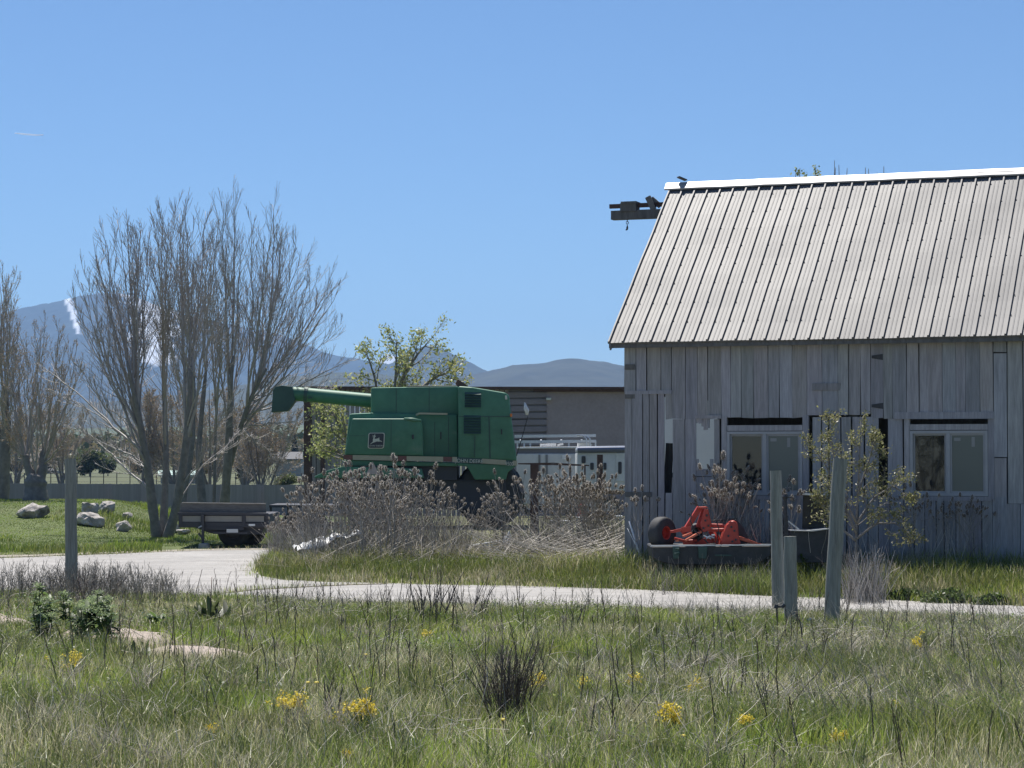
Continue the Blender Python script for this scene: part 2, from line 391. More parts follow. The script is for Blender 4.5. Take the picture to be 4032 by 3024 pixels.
def board(u0, u1, z0, z1, v=0.0, th=.024, tint=None, rough=True):
    t = tint if tint is not None else (lambda k: (k * random.uniform(.96, 1.05), k, k * random.uniform(.97, 1.06)))(random.uniform(.82, 1.12))
    j = random.uniform(-.006, .006); k = random.uniform(-.006, .006); e = [random.uniform(-.006, .006) for _ in range(4)]
    za, zb = (z0 + random.uniform(-.015, .01), z0 + random.uniform(-.015, .01)) if rough else (z0, z0)
    a = v - th + j; b = v + j
    wall.hexa([B(u0 + e[0], a, za), B(u1 + e[1], a + k, zb), B(u1 + e[1], b + k, zb), B(u0 + e[0], b, za),
               B(u0 + e[2], a, z1), B(u1 + e[3], a - k, z1), B(u1 + e[3], b - k, z1), B(u0 + e[2], b, z1)], t)
def zone(zx0, zx1, zy0, zy1, n, gap=.008, v=0.0, skip=()):
    u0, zt = zW(zx0, zy0, v); u1, zt2 = zW(zx1, zy0, v); zb = zW(zx0, zy1, v)[1]
    zt = min(zt, ZE - .02) if zy0 > 150 else ZE
    c = np.cumsum(np.array([random.uniform(.75, 1.25) for _ in range(n)])); c = np.concatenate([[0], c / c[-1]])
    for k in range(n):
        if k in skip: continue
        gp_ = gap * random.choice([.3, .6, 1, 1, 1.6, 2.4])
        board(u0 + (u1 - u0) * c[k] + gp_ / 2, u0 + (u1 - u0) * c[k + 1] - gp_ / 2, zb, zt, v + random.choice([0, 0, 0, -.012]))
BOT = 1330
zone(203, 440, 120, 440, 4); zone(203, 330, 440, BOT, 3, .01); zone(330, 408, 440, BOT, 2, .012)
zone(440, 570, 120, 575, 2); zone(408, 445, 440, 573, 1); zone(408, 447, 945, BOT, 1)
zone(447, 565, 575, BOT, 2)
zone(570, 690, 120, 572, 2); zone(690, 1120, 120, 568, 7); zone(1120, 1440, 120, 553, 5); zone(1440, 1620, 120, 570, 3, .014)
zone(1620, 2055, 120, 572, 7); zone(2055, 2125, 245, 760, 1, .02, -.01); zone(2055, 2125, 120, 240, 1, .02); zone(2125, 2600, 120, 1000, 7, .012)
# splintered board ends over the hole
for zx, zy in ((575, 592), (590, 598), (602, 612), (613, 628), (623, 620)):
    u, zt = zW(zx, 572); zb = zW(zx, zy)[1]; board(u - .035, u + .03, zb, zt + .04, -.004, .018)
# planks under and beside the hole
for q in range(3):
    u0, zt = zW(566, 825 + q * 40); u1, zb = zW(703, 863 + q * 40); board(u0, u1, zb + .01, zt, .004, tint=(.8, .8, .85))
zone(634, 652, 775, 830, 1); zone(566, 578, 775, 830, 1)
zone(655, 683, 575, 830, 1, v=.01); zone(565, 705, 945, BOT, 3)
# between and below the windows
zone(1148, 1480, 565, 962, 6, .02); zone(1522, 1605, 572, 962, 1, .012); zone(705, 1150, 962, BOT, 8); zone(1148, 1605, 962, BOT, 8, .012); zone(1605, 2052, 968, BOT, 8, .012)
zone(2052, 2125, 770, 965, 1, .02); zone(2052, 2125, 965, BOT, 1, .012); zone(2125, 2600, 1000, BOT, 8, .012)
# header pieces, patch board
def hb(zx0, zy0, zx1, zy1, v=-.028, tint=None):
    u0, zt = zW(zx0, zy0, v); u1, zb = zW(zx1, zy1, v); board(u0, u1, zb, zt, v, .022, tint, False)
hb(1145, 395, 1287, 430, tint=(.75, .74, .75)); hb(1560, 540, 2060, 572, tint=(.95, .95, 1)); hb(560, 556, 690, 572, -.026); hb(205, 432, 440, 448, tint=(.9, .9, .95))
wall.build('board_wall', m_board, barn)
# hidden sides, frame and floor of the barn, with an added partition darkening the windows
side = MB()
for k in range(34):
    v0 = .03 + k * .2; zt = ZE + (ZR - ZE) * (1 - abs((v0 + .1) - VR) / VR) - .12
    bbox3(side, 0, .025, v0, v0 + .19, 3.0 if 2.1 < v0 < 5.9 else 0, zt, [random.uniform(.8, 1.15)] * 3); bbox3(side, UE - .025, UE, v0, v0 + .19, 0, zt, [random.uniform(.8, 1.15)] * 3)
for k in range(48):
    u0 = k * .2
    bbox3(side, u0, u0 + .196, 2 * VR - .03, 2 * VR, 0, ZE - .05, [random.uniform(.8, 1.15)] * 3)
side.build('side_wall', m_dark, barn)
fr = MB()
for u in (.09, 3.75, 6.9, 9.45):
    for v in (.06, VR, 2 * VR - .12): bbox3(fr, u - .07, u + .07, v, v + .14, 0, ZE - .1 if v != VR else ZR - .4)
bbox3(fr, .05, UE - .05, .05, .17, ZE - .28, ZE - .1); bbox3(fr, .05, UE - .05, .04, .10, 1.13, 1.2); bbox3(fr, .9, UE - .05, 2.5, 2.55, .1, ZE)  # last box: unseen partition added to keep the window panes dark
fr.build('frame', m_dark, barn)
# metal roof with its ribs
def roofsheet(v0, z0, v1, z1, u0, u1, flip):
    m = MB(); sp = .235; prof = []
    u = u0
    while u < u1 - .01:
        prof += [(u, .0), (u + .006, .034), (u + .03, .034), (u + .036, 0), (u + .1, 0), (u + .106, .004), (u + .116, .004), (u + .122, 0), (u + .166, 0), (u + .172, .004), (u + .182, .004), (u + .188, 0)]
        u += sp
    prof.append((u1, 0)); prof = np.array(prof); n = len(prof); ns = 10
    nv, nz = -(z1 - z0), (v1 - v0); l = math.hypot(nv, nz); nv /= l; nz /= l
    if nz < 0: nv, nz = -nv, -nz
    V = []
    for q in range(ns + 1):
        t = q / ns; wob = .006 * np.sin(prof[:, 0] * 1.3 + q * 1.7) + .004 * np.sin(prof[:, 0] * 4.1 - q)
        for (a, h), w in zip(prof, wob): V.append(B(a, v0 + (v1 - v0) * t + nv * (h + w), z0 + (z1 - z0) * t + nz * (h + w)))
    for (a, h) in prof: V.append(B(a, v0 - nv * .02, z0 - nz * .02))
    i, j = np.meshgrid(np.arange(ns), np.arange(n - 1), indexing='ij'); o = i * n + j
    q = np.stack([o, o + 1, o + n + 1, o + n], -1).reshape(-1, 4)
    e = np.arange(n - 1); qe = np.stack([(ns + 1) * n + e, (ns + 1) * n + e + 1, e + 1, e], -1)
    m.add(V, [q, qe])
    # screw heads in rows
    if not flip:
        for q in range(1, 9):
            t = q / 8.6; k = 0
            while u0 + k * sp < u1:
                a = u0 + k * sp + .05 + random.uniform(-.004, .004); t2 = t + random.uniform(-.004, .004)
                c = B(a, v0 + (v1 - v0) * t2 + nv * .006, z0 + (z1 - z0) * t2 + nz * .006); (m.box(c, (.015, .015, .01), tint=(.5, .49, .5)) if random.random() < .85 else None); k += 1
    return m
roofsheet(-.286, ZE, VR, ZR, -.2, UE + .3, False).build('roof', m_roof, barn)
roofsheet(2 * VR + .286, ZE, VR, ZR, -.2, UE + .3, True).build('roof', m_roof, barn)
tr = MB(); bbox3(tr, -.19, UE + .25, -.25, -.225, ZE - .085, ZE - .012); bbox3(tr, -.19, UE + .25, -.225, -.02, ZE - .05, ZE - .03)
sl = np.array((VR + .286, ZR - ZE)); 
for u in (-.17,): tr.hexa([B(u, -.28, ZE - .12), B(u + .03, -.28, ZE - .12), B(u + .03, VR, ZR - .12), B(u, VR, ZR - .12), B(u, -.28, ZE - .015), B(u + .03, -.28, ZE - .015), B(u + .03, VR, ZR - .015), B(u, VR, ZR - .015)])
tr.build('eave_board', m_dark, barn)
cap = MB(); dl = np.array((VR + .286, ZR - ZE)); dl /= np.linalg.norm(dl)
cap_u = np.linspace(-.27, UE + .3, 40); cv = []
cross = [(-.13, -.012), (-.132, .012), (-.12, .016), (-.07, .016), (-.066, .024), (-.02, .026), (0, .032), (.02, .026), (.12, .016), (.13, -.012)]
for a in cap_u:
    s = .002 * math.sin(a * 5) + .002 * math.sin(a * 13)
    for c, h in cross:
        v = VR + c; z = ZR + .055 - abs(c) * dl[1] / dl[0] + h
        cv.append(B(a, v - (h * .3 if c < 0 else -h * .3), z + s))
n = len(cross); i, j = np.meshgrid(np.arange(len(cap_u) - 1), np.arange(n - 1), indexing='ij'); o = i * n + j
cap.add(cv, [np.stack([o, o + n, o + n + 1, o + 1], -1).reshape(-1, 4)])
cap.build('ridge_cap', m_cap, barn, smooth=True, auto=40)
fl = MB(); fl.box(B(.02, VR, ZR + .15), (.16, .12, .02), .3, M=Matrix.Rotation(.35, 4, 'Y')); fl.build('loose_flashing', m_iron, barn)
# sliding windows
def window(zx0, zy0, zx1, zy1, zxm, n):
    v = -.02; u0, zt = zW(zx0, zy0, v); u1, zb = zW(zx1, zy1, v); um = zW(zxm, zy0, v)[0]
    fm = MB()
    w = .045
    bbox3(fm, u0, u1, -.035, .05, zt - w, zt); bbox3(fm, u0, u1, -.035, .05, zb, zb + w)
    bbox3(fm, u0, u0 + w, -.035, .05, zb + w, zt - w); bbox3(fm, u1 - w, u1, -.035, .05, zb + w, zt - w)
    bbox3(fm, um - .03, um + .03, -.028, .045, zb + w, zt - w)
    w2 = .03
    for a, b, dv in ((u0 + w, um - .03, .01), (um + .03, u1 - w, -.012)):
        bbox3(fm, a, a + w2, dv, dv + .025, zb + w, zt - w, (.9,) * 3); bbox3(fm, b - w2, b, dv, dv + .025, zb + w, zt - w, (.9,) * 3)
        bbox3(fm, a + w2, b - w2, dv, dv + .025, zt - w - w2, zt - w, (.9,) * 3); bbox3(fm, a + w2, b - w2, dv, dv + .025, zb + w, zb + w + w2, (.9,) * 3)
    win = fm.build('window', m_vinyl, barn)
    for a, b, dv, mt in ((u0 + w + w2, um - .03 - w2, .02, m_glassd), (um + .03 + w2, u1 - w - w2, -.002, m_glassg)):
        p = MB(); bbox3(p, a, b, dv, dv + .006, zb + w + w2, zt - w - w2); q = p.build('pane', mt, win)
    a = um + .09; st = MB(); bbox3(st, a, a + .1, -.006, -.004, zt - .16, zt - .11); st.build('sticker', m_house, win); st = MB(); bbox3(st, u1 - .25, u1 - .2, -.006, -.004, zt - .25, zt - .1); st.build('sticker', m_house, win)
    cs = MB()
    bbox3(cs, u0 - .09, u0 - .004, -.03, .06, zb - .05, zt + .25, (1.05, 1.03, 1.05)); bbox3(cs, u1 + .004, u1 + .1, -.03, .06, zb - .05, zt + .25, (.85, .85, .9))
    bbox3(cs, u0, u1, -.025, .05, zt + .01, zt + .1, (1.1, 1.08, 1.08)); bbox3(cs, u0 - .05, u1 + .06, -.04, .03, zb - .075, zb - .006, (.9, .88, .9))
    cs.build('window_casing', m_board, barn)
window(718, 637, 1098, 957, 907, 1); window(1637, 633, 2030, 962, 1828, 2)
for zy in (262, 508):       # strap hinges left from an old door
    h = MB(); a = zW(1530, zy, -.03); b = zW(1445, zy, -.03); k = .11
    h.prism([B(a[0], -.028, a[1] + k), B(a[0], -.028, a[1] - k), B(a[0] - .075, -.028, a[1] - .05), B(b[0], -.028, b[1] - .022), B(b[0], -.028, b[1] + .022), B(a[0] - .075, -.028, a[1] + .05)], tuple(-.008 * np.r_[VA, 0]))
    h.build('strap_hinge', m_iron, barn)
for x0, x1, y0, y1 in ((206, 255, 300, 326), (206, 255, 445, 471), (206, 338, 940, 966)):
    h = MB(); a = zW(x0, y0, -.04); b = zW(x1, y1, -.04); bbox3(h, a[0], b[0], -.045, -.026, b[1], a[1]); h.build('wall_plate', m_dark, barn)
# hay hoist at the gable
hy = MB()
def hq(x0, y0, x1, y1, v0, v1, m=hy):
    a = W(x0, y0, VR); b = W(x1, y1, VR); bbox3(m, a[0], b[0], v0, v1, b[1], a[1])
hq(2411, 832, 2660, 857, VR - .09, VR + .09); hy.build('hoist_beam', m_dark, barn)
h2 = MB(); hq(2401, 805, 2640, 812, VR - .03, VR + .03, h2); h2.build('hoist_rail', m_brown, barn)
h3 = MB(); hq(2449, 803, 2511, 833, VR - .12, VR + .12, h3); hq(2453, 797, 2513, 804, VR - .14, VR + .14, h3); h3.build('hoist_block', m_dark, barn)
h4 = MB()
def WB(px, py, v): a = W(px, py, v); return B(a[0], v, a[1])
h4.bar(WB(2551, 775, VR - .05), WB(2574, 825, VR - .05), .06, .1); h4.bar(WB(2565, 782, VR), WB(2600, 812, VR), .05, .09); h4.build('broken_brace', m_greyply, barn)
h5 = MB(); c = W(2470, 862, VR); h5.tubes([B(c[0], VR, c[1] + .04), B(c[0], VR, c[1] - .05)], .008, 5)
a = np.linspace(0, 2 * math.pi, 13); h5.tubes([B(c[0] + .022 * math.cos(t), VR, c[1] - .07 + .024 * math.sin(t)) for t in a], .008, 5)
h5.tubes([B(c[0], VR, c[1] - .09), B(c[0], VR, c[1] - .16), B(c[0] - .005, VR, c[1] - .19), B(c[0] - .03, VR, c[1] - .2)], [.02, .02, .018, .01], 7); h5.build('hoist_hook', m_iron, barn)

# things seen through the gap in the boards
def boxthing(name, parts, loc, label, cat, group=None):
    t = thing(name, loc, label, cat, group)
    for nm, mbuf, mt in parts: mbuf.build(nm, mt, t)
    return t
YB = 47.
bx_ = MB(); bx_.pprism([(2560, 1560), (2900, 1560), (2900, 1862), (2560, 1862)], YB, 2.3, .06); sr = MB(); sr.pprism([(2555, 1862), (2905, 1862), (2905, 1880), (2555, 1880)], YB - .03, 2.36); rf = MB(); rf.pprism([(2556, 1552), (2904, 1552), (2904, 1560), (2556, 1560)], YB - .02, 2.34)
boxtr = boxthing('box_trailer', [('body', bx_, MAT('clean_white_paint', (.8, .8, .8), .5, (1, .05))), ('side_rail', sr, m_iron), ('roof', rf, m_alu)], (PX(2730, YB + 1), YB + 1, 0), 'plain white box trailer glimpsed through the gap in the barn boards', 'trailer')
lg = MB(); a = W(2618, 2000, .5); b = W(2637, 1745, .5); lg.tubes([B(a[0], .5, .15), B((a[0] + b[0]) / 2 - .01, .5, 1.2), B(b[0], .5, b[1])], [.075, .07, .065], 10)
tag(lg.build('log', m_dark, smooth=True, auto=50), 'dark round log leaning inside the narrow gap in the barn wall', 'log')

# ------------------------------------------------------------------ combine harvester
YC = 60.4
def text(parent, name, body, px, py, Y, size_px, mat, sx=1.0, rot=0.0):
    cu = bpy.data.curves.new(name, 'FONT'); cu.body = body; cu.size = 1; cu.extrude = .004; cu.align_x = 'CENTER'; cu.align_y = 'CENTER'
    o = bpy.data.objects.new(name, cu); COL.objects.link(o); cu.materials.append(mat)
    p = P(px, py, Y); s = size_px / F * Y * 1.38
    o.location = [float(c) for c in p]; o.rotation_euler = (R(90), rot, 0); o.scale = (s * sx, s, s)
    me = bpy.data.meshes.new_from_object(o.evaluated_get(bpy.context.evaluated_depsgraph_get())); mw = (o.location.copy(), o.rotation_euler.copy(), o.scale.copy()); bpy.data.objects.remove(o)
    me.materials.clear(); me.materials.append(mat); o = bpy.data.objects.new(name, me); COL.objects.link(o); o.location, o.rotation_euler, o.scale = mw
    if parent is not None: o.parent = parent; o.matrix_parent_inverse = Matrix.Translation(-parent.location)
    return o
cmb = thing('combine_harvester', (P(1700, 2070, 62)[0], 62, 0), 'large green combine harvester parked behind the dry teasels with its unloading auger folded back', 'combine harvester')
m = MB(); m.pprism([(1460, 1526), (1805, 1521), (1805, 1660), (1460, 1660)], YC + .55, 2.3, .06, m=0); m.build('grain_tank', m_green, cmb, smooth=True, auto=40)
m = MB(); m.pprism([(1600, 1519), (1798, 1517), (1798, 1523), (1600, 1524)], YC + .6, 2.2, .01); m.build('tank_rim', m_yel, cmb)
m = MB(); m.pprism([(1804, 1520), (1860, 1524), (1992, 1546), (2006, 1560), (2013, 1640), (2036, 1815), (1803, 1806)], YC, 2.9, .09, seg=3); m.build('engine_housing', m_green, cmb, smooth=True, auto=40)
m = MB(); m.pprism([(1375, 1629), (1462, 1625), (1800, 1632), (1804, 1803), (1356, 1796)], YC + .35, 2.6, .07); m.build('rear_hull', m_green, cmb, smooth=True, auto=40)
m = MB(); m.pprism([(1386, 1648), (1590, 1648), (1640, 1651), (1658, 1656), (1664, 1668), (1668, 1795), (1357, 1791)], YC + .02, .4, .05, seg=3); m.build('rear_hood', m_green, cmb, smooth=True, auto=40)
m = MB(); m.tubes([P(1592, 1649, YC + .03), P(1625, 1652, YC + .0), P(1659, 1657, YC + .03)], [.035, .05, .03], 8); m.build('hood_lip', m_green, cmb, smooth=True)
m = MB(); m.bar(P(1650, 1628, YC + .2), P(1762, 1630, YC + .2), .14, .05); m.bar(P(1640, 1634, YC + .3), P(1652, 1628, YC + .2), .05); m.build('grab_ledge', m_yel, cmb)  # yellow puts the lit look of the ledge into its colour
for y0, y1, n, x0, x1 in ((1543, 1604, 6, 1830, 1894), (1634, 1708, 7, 1826, 1893)):
    lv = MB()
    for k in range(n):
        y = y0 + (y1 - y0) * (k + .5) / n; h = (y1 - y0) / n * .42
        a = [P(x0, y - h, YC - .005), P(x1, y - h + 1, YC - .005), P(x1, y + h + 1, YC - .07), P(x0, y + h, YC - .07), P(x1, y + h + 1, YC - .005), P(x0, y + h, YC - .005)]
        lv.add(a, [[(0, 1, 2, 3), (3, 2, 4, 5)], [(0, 3, 5), (1, 4, 2)]])
    lv.build('louvre_panel', m_greend, cmb)
m = MB(); m.bar(P(1870, 1715, YC - .01), P(1868, 1800, YC - .01), .02, .02); m.bar(P(1925, 1640, YC - .01), P(1930, 1805, YC - .01), .03, .02); m.bar(P(1806, 1640, YC - .012), P(2012, 1640, YC - .012), .015, .02); m.build('panel_seam', m_greend, cmb)
def sy(x): return 1791 + (x - 1356) / 680 * (13 if x < 1800 else 13) + max(0, x - 1800) * .045
def band(name, x0, x1, mt, Y=YC - .012, h=19):
    q = MB(); q.pprism([(x0, sy(x0)), (x1, sy(x1)), (x1, sy(x1) + h), (x0, sy(x0) + h)], Y, .015); q.build(name, mt, cmb)
for x0, x1, mt, nm in ((1354, 1388, m_redd, 'reflector'), (1389, 1566, m_yel, 'yellow_stripe'), (1567, 1600, m_redd, 'reflector'), (1601, 1745, m_yel, 'yellow_stripe'), (1746, 1779, m_redd, 'reflector'), (1781, 1799, m_yel, 'yellow_stripe'), (1899, 1992, m_yel, 'yellow_stripe'), (2019, 2036, m_yel, 'yellow_stripe')):
    band(nm, x0, x1, mt, YC - .0 if x0 < 1800 else YC - .012)
m = MB()
m.pprism([(1352, 1810), (1800, 1822), (1800, 1836), (1352, 1834)], YC + .1, 2.7, .03)
m.pprism([(1800, 1822), (2036, 1832), (2000, 1860), (1992, 1889), (1870, 1889), (1838, 1836), (1800, 1834)], YC + .04, 2.7, .03); m.build('lower_skirt', m_green, cmb, smooth=True, auto=40)
band('stripe_backing', 1353, 1800, m_greend, YC + .015); band('stripe_backing', 1800, 2036, m_greend, YC - .002)
m = MB()
for a_, b_ in (((1462, 1640), (1803, 1644)), ((1560, 1528), (1560, 1640)), ((1690, 1524), (1690, 1640))): m.bar(P(*a_, YC + .545), P(*b_, YC + .545), .014, .012)
for a_, b_ in (((1712, 1662), (1712, 1796)), ((1766, 1640), (1766, 1796))): m.bar(P(*a_, YC + .345), P(*b_, YC + .345), .014, .012)
m.bar(P(1540, 1652, YC + .015), P(1540, 1790, YC + .015), .012, .01); m.bar(P(1372, 1716, YC + .015), P(1442, 1716, YC + .015), .01, .01); m.build('panel_seam', m_greend, cmb)
for c_, q_ in (((1736, 1715, YC + .34), (.03, .05, .2)), ((1626, 1720, YC), (.05, .04, .12)), ((1975, 1700, YC - .02), (.03, .04, .14))): m = MB(); m.box(P(*c_), q_); m.build('latch', m_iron, cmb)
text(cmb, 'side_lettering', 'JOHN DEERE', 1848, 1816, YC - .035, 15, m_tape, .92, R(2.2)); text(cmb, 'model_number', '9500', 2006, 1827, YC - .035, 15, m_tape, .8, R(2.4))
# leaping deer emblem
def rr(x0, y0, x1, y1, r, sk=0):
    out = []
    for cx, cy, a in ((x1 - r, y0 + r, -90), (x1 - r, y1 - r, 0), (x0 + r, y1 - r, 90), (x0 + r, y0 + r, 180)):
        for q in range(5):
            t = R(a + q * 22.5); out.append((cx + r * math.cos(t) - sk * (cy + r * math.sin(t) - y0) / (y1 - y0), cy + r * math.sin(t)))
    return out
q = MB(); q.pprism(rr(1451, 1704, 1515.5, 1766, 8, 3.5), YC - .02, .04); em = q.build('emblem', m_tape, cmb)
q = MB(); q.pprism(rr(1454, 1706.5, 1512, 1763.5, 6.5, 3.3), YC - .028, .02); q.build('emblem_field', m_blackp, em)
def e2(x, y): return (1400 + x / 11.06, 1680 + y / 11.06)
deer = [(622, 770), (700, 700), (755, 650), (752, 560), (775, 500), (785, 455), (735, 452), (725, 440), (790, 425), (825, 405), (800, 392), (740, 395), (745, 350), (760, 380), (815, 378), (832, 335), (850, 330), (852, 395), (890, 415), (850, 440), (835, 480), (830, 535), (900, 525), (985, 505), (1005, 490), (1025, 448), (1032, 500), (1040, 560), (1048, 600), (1100, 605), (1158, 658), (1140, 665), (1090, 640), (1000, 650), (925, 640), (830, 680), (740, 705), (660, 760)]
q = MB(); q.pprism([e2(*p) for p in deer], YC - .036, .02); q.build('emblem_deer', m_tape, em)
t = text(em, 'emblem_lettering', 'JOHN DEERE', e2(890, 835)[0], e2(890, 835)[1], YC - .034, 6.0, m_tape, 1.35)
t.matrix_parent_inverse = Matrix()
# straw spreader and undercarriage
m = MB(); m.pprism([(1238, 1876), (1290, 1852), (1352, 1836), (1660, 1846), (1668, 1876), (1668, 1882), (1238, 1882)], YC - .1, 2.6, .02); m.build('straw_hood', m_green, cmb, smooth=True, auto=30)
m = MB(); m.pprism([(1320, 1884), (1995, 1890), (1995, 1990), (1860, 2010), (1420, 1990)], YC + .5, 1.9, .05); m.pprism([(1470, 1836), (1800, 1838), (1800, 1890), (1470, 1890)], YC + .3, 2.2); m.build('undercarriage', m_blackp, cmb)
q = MB(); q.pprism([(1467, 1817), (1494, 1868), (1440, 1868)], YC - .13, .02); q.build('warning_triangle', MAT('glare_toned_triangle', (.5, .4, .38), .6), cmb)  # pale pink is a reflection painted into the sign's colour
q = MB(); q.bar(P(1612, 1848, YC - .2), P(1662, 1876, YC - .2), .035); q.build('straw_hood_arm', m_alu, cmb)
def wheel(par, c, ax, r, w, rim, tyre_m, rim_m, lugs=0, name='wheel'):
    ax = np.asarray(ax, float); ax /= np.linalg.norm(ax)
    t = MB(); ri = rim
    t.lathe([(ri, -w * .42), (ri * 1.15, -w * .5), (r * .86, -w * .5), (r * .96, -w * .42), (r, -w * .25), (r, w * .25), (r * .96, w * .42), (r * .86, w * .5), (ri * 1.15, w * .5), (ri, w * .42)], c, ax, 36)
    if lugs:
        up = np.array((0, 0, 1.)); sd = np.cross(ax, up); sd /= np.linalg.norm(sd)
        for k in range(lugs):
            for sg in (-1, 1):
                a = 2 * math.pi * (k + (.5 if sg > 0 else 0)) / lugs; a2 = a + .22
                d1 = sd * math.cos(a) + up * math.sin(a); d2 = sd * math.cos(a2) + up * math.sin(a2)
                t.bar(np.asarray(c) + d1 * r * 1.01 + ax * sg * w * .03, np.asarray(c) + d2 * r * .99 + ax * sg * w * .46, .06 * r, .07 * r)
    ty = t.build(name, tyre_m, par, smooth=True, auto=45)
    q = MB(); q.lathe([(ri * .0, w * .2), (ri * .3, w * .22), (ri * .34, w * .1), (ri * .85, w * .08), (ri * .9, w * .4), (ri * 1.02, w * .44), (ri * 1.02, -w * .44), (ri * .9, -w * .4), (ri * .85, -w * .08), (0, -w * .1)], c, ax, 30); q.build('rim', rim_m, ty, smooth=True, auto=40)
    return ty
for px_ in (2640, 2710): wheel(boxtr, (PX(px_, YB + .2), YB + .2, .37), (0, -1, 0), .37, .24, .2, m_black, m_alu)
wheel(cmb, (PX(1930, YC + .9), YC + .9, .92), (0, -1, 0), .92, .75, .42, m_black, m_yel, 14)
wheel(cmb, (PX(1930, YC + 2.7), YC + 2.7, .92), (0, -1, 0), .92, .6, .42, m_black, m_yel, 14)
wheel(cmb, (PX(1448, YC + .8), YC + .8, .62), (0, -1, 0), .62, .42, .3, m_black, m_yel, 12)
wheel(cmb, (PX(1448, YC + 2.5), YC + 2.5, .62), (0, -1, 0), .62, .42, .3, m_black, m_yel, 12)
# unloading auger lying along the far side
YA = YC + 2.95
m = MB(); rr_ = .2; m.tubes([P(1560, 1585, YA), P(1462, 1578, YA), P(1300, 1563, YA), P(1205, 1554, YA), P(1120, 1548, YA)], .2, 24)
aug = m.build('unloading_auger', m_green, cmb, smooth=True, auto=50)
m = MB(); m.lathe([(.2, -.05), (.225, -.05), (.225, .05), (.2, .05)], P(1205, 1554, YA), (1, 0, -.09), 24); m.box(P(1222, 1566, YA - .2), (.1, .06, .05)); m.build('auger_clamp', m_greend, aug)
m = MB(); m.pprism([(1074, 1536), (1084, 1523), (1108, 1517), (1150, 1521), (1163, 1577), (1148, 1600), (1134, 1618), (1106, 1621), (1068, 1624)], YA - .22, .44, .03); m.build('auger_spout', m_greend, aug)
# mirror, lamps, exhaust flap
m = MB(); m.bar(P(2008, 1653, YC + .3), P(2078, 1652, YC + .3), .025); m.tubes([P(2078, 1640, YC + .3), P(2062, 1700, YC + .3), P(2034, 1795, YC + .3)], .012, 5); mr = m.build('mirror_arm', m_iron, cmb)
m = MB(); m.pprism([(2064, 1583), (2070, 1588), (2084, 1615), (2080, 1634), (2070, 1634), (2062, 1610)], YC + .28, .06, .015); m.build('mirror', m_alu, mr, smooth=True, auto=40)
m = MB(); m.pprism([(2008, 1629), (2016, 1628), (2018, 1640), (2009, 1641)], YC - .05, .1, .01); m.build('turn_signal', m_orangel, cmb)
m = MB(); m.pprism([(1988, 1558), (1996, 1558), (1998, 1573), (1989, 1573)], YC - .04, .06, .01); m.build('work_light', m_tape, cmb)
m = MB(); m.pprism([(1792, 1509), (1803, 1492), (1842, 1519), (1838, 1528), (1800, 1524)], YC + 1.4, .4, .02); m.build('exhaust_flap', m_brown, cmb)
m = MB(); m.pprism([(1940, 1580), (2012, 1590), (2022, 1800), (1945, 1800)], YC + .6, 1.8, .05); m.build('cab', m_blackp, cmb, smooth=True, auto=40)

# ------------------------------------------------------------------ long shed behind
YS = 86.
shed = thing('shed', (PX(1850, YS + 5), YS + 5, g(4, YS)), 'long low grey metal shed standing behind the green combine', 'shed')
m = MB()
x = 1228.
while x < 1992:      # upright ribbed sheets
    m.pprism([(x, 1531), (x + 15, 1531), (x + 15, 2060), (x, 2060)], YS + (.04 if int(x / 19) % 2 else 0), .06, tint=[random.uniform(.95, 1.1)] * 3); x += 19
m.pprism([(1990, 1531), (2900, 1531), (2900, 2060), (1990, 2060)], YS + .12, .1)
for k in range(9):
    y = 1545 + k * 27; m.pprism([(1985, y), (2152, y), (2152, y + 19), (1985, y + 22)], YS - .02, .1, tint=(.8, .78, .82))
m.pprism([(2152, 1540), (2700, 1540), (2700, 2060), (2152, 2060)], YS + .02, .08, tint=(1.12, 1.03, 1.0))
m.build('wall', m_shed, shed)
m = MB(); m.pprism([(1196, 1525), (1226, 1525), (1226, 2062), (1196, 2062)], YS - .12, .3); m.bar(P(1228, 1772, YS - .06), P(1330, 1772, YS - .06), .12, .2); m.pprism([(1262, 1600), (1278, 1600), (1278, 2060), (1262, 2060)], YS - .08, .1); m.build('corner_post', m_brown, shed)
m = MB(); m.pprism([(1190, 1521), (2900, 1524), (2900, 1531), (1190, 1534)], YS - .35, 9.6); m.pprism([(2100, 1531), (2700, 1531), (2700, 1542), (2100, 1542)], YS - .2, .2)
m.build('roof', m_brown, shed)
m = MB(); m.pprism([(1228, 1534), (1250, 1534), (1250, 2060), (1228, 2060)], YS + .3, 9, tint=(.7, .7, .7)); m.build('end_wall', m_shed, shed)
m = MB(); m.pprism([(2150, 1566), (2171, 1566), (2169, 1576), (2152, 1576)], YS - .2, .2, .01); m.build('wall_lamp', m_tape, shed)

# ------------------------------------------------------------------ service truck, horse trailer, steel rack between combine and barn
YT = 73.
trk = thing('service_truck', (PX(2190, YT + 1), YT + 1, 0), 'white service truck with a ladder rack half hidden behind the combine', 'truck')
m = MB(); m.pprism([(2035, 1786), (2280, 1786), (2280, 1985), (2035, 1985)], YT, 2.0, .03); m.pprism([(2120, 1790), (2128, 1790), (2128, 1985), (2120, 1985)], YT - .03, .04, tint=(.35, .35, .36)); m.pprism([(2148, 1790), (2157, 1790), (2157, 1985), (2148, 1985)], YT - .03, .04, tint=(.35, .35, .36))
m.build('body', m_white, trk)
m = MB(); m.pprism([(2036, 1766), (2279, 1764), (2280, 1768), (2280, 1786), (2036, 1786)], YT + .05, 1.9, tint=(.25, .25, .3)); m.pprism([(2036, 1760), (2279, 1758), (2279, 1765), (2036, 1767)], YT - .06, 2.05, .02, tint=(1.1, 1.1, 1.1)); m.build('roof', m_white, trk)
m = MB()
